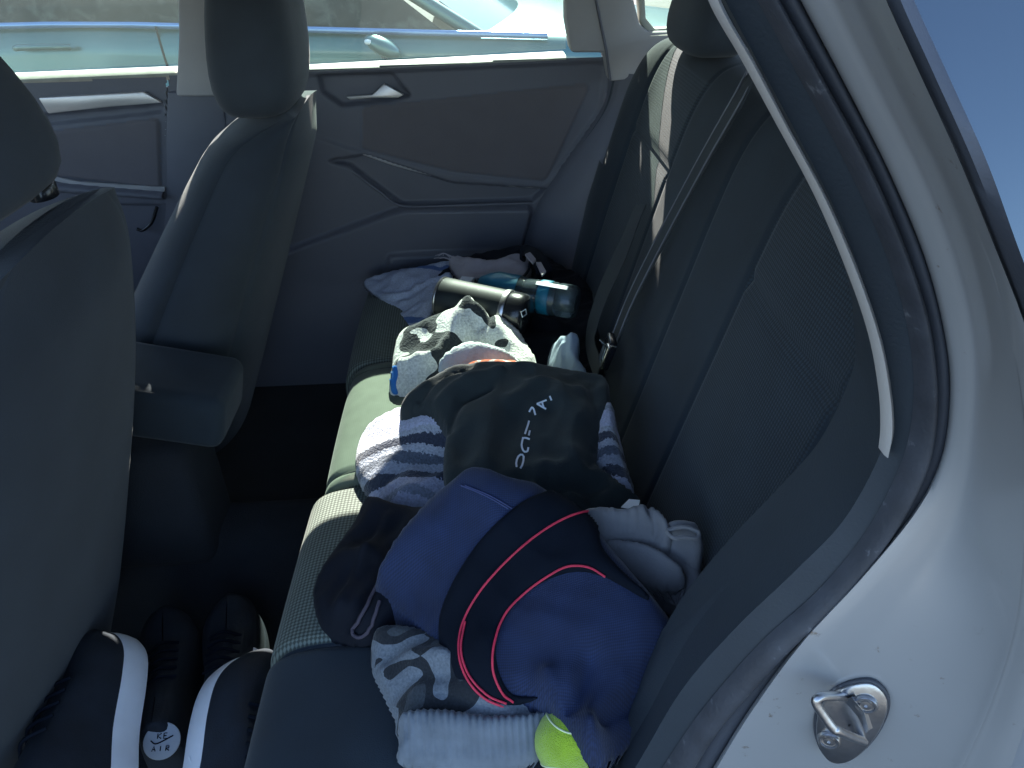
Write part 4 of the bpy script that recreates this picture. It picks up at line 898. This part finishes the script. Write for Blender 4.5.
# ------------------------------------------------------------------ NEIGHBOUR CAR (teal, facing right)
nc = setp(empty('car', (0, 3.6, 0)), 'teal parked car with side mirror seen through the far windows', 'car')
YN = 3.06
def side_pt(x, z):  # side surface
    return YN - .04*math.sin(max(0, min(1, z/1.0))*math.pi)
rows = []
for i in range(60):
    x = -3.2+i*4.9/59
    r = []
    for z in (.22, .35, .5, .62, .70, .80, .90, .96):
        r.append((x, side_pt(x, z)-(.012 if abs(z-.7) < .02 else 0)+.06*max(0, (x-1.2)/.5)**2, z+.0*(x)))
    r.append((x, YN+.03+.06*max(0, (x-1.2)/.5)**2, 1.0-.04*max(0, (x-.35)/.9)))
    r.append((x, YN+.10, 1.005-.05*max(0, (x-.35)/.9)))
    rows.append(r)
nbod = grid('body', rows, M['teal'], nc)
# hood
hr = []
for i in range(30):
    x = -.15+i*1.80/29; hr.append([(x, YN+.09+t*1.55, 1.0-.04*max(0, (x-.35)/.9)-.05*(i/29)**2+.035*math.sin(math.pi*t)) for t in np.linspace(0, 1, 16)])
grid('hood', hr, M['teal'], nc)
# greenhouse
gz = [(-3.0, 1.0), (-2.4, 1.42), (-.7, 1.45), (-.15, 1.30), (.42, 1.0)]
def gh(x0, z0, x1, z1, x2, z2, x3, z3, m, nm):
    def P_(x, z): return Vector((x, YN+.03+(z-1.0)*.42, z))
    return link(nm, [P_(x0, z0), P_(x1, z1), P_(x2, z2), P_(x3, z3)], [(0, 1, 2, 3)], m, nc, smooth=False)
gh(-2.9, 1.01, -1.02, 1.01, -1.05, 1.42, -2.5, 1.42, M['nglass'], 'side_window')
gh(-.96, 1.01, -.10, 1.01, -.68, 1.40, -1.0, 1.42, M['nglass'], 'side_window')
tube('window_pillar', [(-.99, YN+.03, 1.0), (-1.03, YN+.21, 1.43)], .03, M['black_gloss'], nc)
tube('windscreen_pillar', [(.05, YN+.05, .985), (-.30, YN+.14, 1.17), (-.75, YN+.22, 1.42)], .028, M['teal'], nc, n=20)
bot = [Vector((.07+.22*math.sin(math.pi*t), YN+.07+t*1.5, .99)) for t in np.linspace(0, 1, 14)]; topw = [Vector((-.71+.12*math.sin(math.pi*t), YN+.22+t*1.2, 1.42)) for t in np.linspace(0, 1, 14)]
grid('windscreen', [[a.lerp(b, .0), a.lerp(b, .5)+Vector((.02, 0, .02)), b] for a, b in zip(bot, topw)], mat('windscreen_glass', (.03, .10, .12), .12, spec=.5, coat=.1), nc)
box('roof', (-1.5, YN+.85, 1.45), (2.3, 1.25, .04), M['teal'], nc, bev=.02)
tube('belt_moulding', [(x, YN+.012, 1.003) for x in np.linspace(-3.1, .30, 12)], .011, M['bluetrim'], nc)
dg = un(163, 40, 'y', YN-.02)
tube('door_gap', [(dg.x-.02, YN+.0, 1.0), (dg.x-.005, side_pt(0, .85)-.001, .86), (dg.x+.03, side_pt(0, .7)-.012, .7), (dg.x+.06, side_pt(0, .5)-.0, .45)], .004, M['tyre'], nc, n=16)
hd = un(40, 50, 'y', YN-.05)
tube('door_handle', [hd+Vector((-.10, .01, 0)), hd+Vector((-.07, -.02, .006)), hd+Vector((0, -.026, .008)), hd+Vector((.07, -.02, .006)), hd+Vector((.10, .01, 0))], .011, M['teal'], nc, n=20)
mp_ = un(386, 32, 'y', YN-.10)
ms_ = [];
for i in range(13):
    th = math.pi*i/12; ms_.append([mp_+Vector((math.cos(th)*.065, math.sin(th)*math.cos(a)*.05, math.sin(th)*math.sin(a)*.035+math.cos(th)*-.022)) for a in [2*math.pi*k/20 for k in range(20)]])
mi_o = grid('side_mirror', ms_, M['teal'], nc, closed_v=True)
box('mirror_cap', mp_+Vector((-.045, -.022, .018)), (.035, .035, .018), M['white_paint'], mi_o, bev=.012)
tube('mirror_arm', [mp_+Vector((0, .02, -.03)), mp_+Vector((.02, .11, -.045))], .018, M['black_gloss'], mi_o)
for xw in (1.05, -2.3):
    for yy in (YN+.02, YN+1.55):
        w_ = lathe('wheel', (xw, yy, .32), (xw, yy+.2, .32), [(0, .18), (0, .30), (.1, .32), (.9, .32), (1, .30), (1, .18)], M['tyre'], nc)
        lathe('rim', (xw, yy-.005, .32), (xw, yy+.1, .32), [(0, .02), (0.02, .19), (.1, .2), (.5, .19)], M['satin'], w_)
box('underbody', (-.9, YN+.85, .45), (4.4, 1.55, .5), M['plastic_d'], nc, bev=.05)
for o_ in list(nc.children_recursive):
    if 'wheel' in o_.name or 'rim' in o_.name: continue
    pz = parent_loc(o_)
    for v_ in o_.data.vertices:
        wx_, wz_ = v_.co.x+pz.x, v_.co.z+pz.z
        v_.co.z -= .045*max(0, wx_+1.4)*min(1, max(0, (wz_-.3)/.6))
nc.rotation_euler.z = R(-1.5)
# far white car with its wheel showing beyond the hood
fc = setp(empty('car', (4, 11.5, 0)), 'white car far off, one black wheel showing above the teal hood', 'car')
wc = un(541, 6, 'y', 10.6)
xw0 = wc.x
rows = []
prof = [(-1.0, .5), (-.95, .75), (-.4, .88), (.5, .95), (1.0, 1.35), (2.0, 1.45), (3.0, 1.4), (3.6, 1.0), (3.7, .5)]
fr = [Vector((xw0+a, 10.7, b)) for a, b in cat(prof, 40)]
grid('body', [[Vector((p.x, 10.68, .28)), p, p+Vector((0, .25, .02)), p+Vector((0, 1.5, .02)), Vector((p.x, 12.3, .28))] for p in fr], mat('silver_blue_paint', (.22, .26, .30), .3, coat=.6), fc)
for dx in (0, 2.7):
    w_ = lathe('wheel', (xw0+dx, 10.58, .33), (xw0+dx, 10.80, .33), [(0, .20), (0, .30), (.1, .33), (.9, .33), (1, .3), (1, .05)], M['tyre'], fc)
    for k in range(5):
        a = 2*math.pi*k/5; tube('spoke', [(xw0+dx, 10.57, .33), (xw0+dx+math.cos(a)*.2, 10.57, .33+math.sin(a)*.2)], .025, M['satin'], w_, seg=8)
# trees and a building behind the camera and beyond (seen only in reflections and shade)
bl = box('building', (4, 26, 3), (34, 4, 6), M['brick'], None, bev=.05); setp(bl, 'low tan building at the far end of the parking lot', 'building')
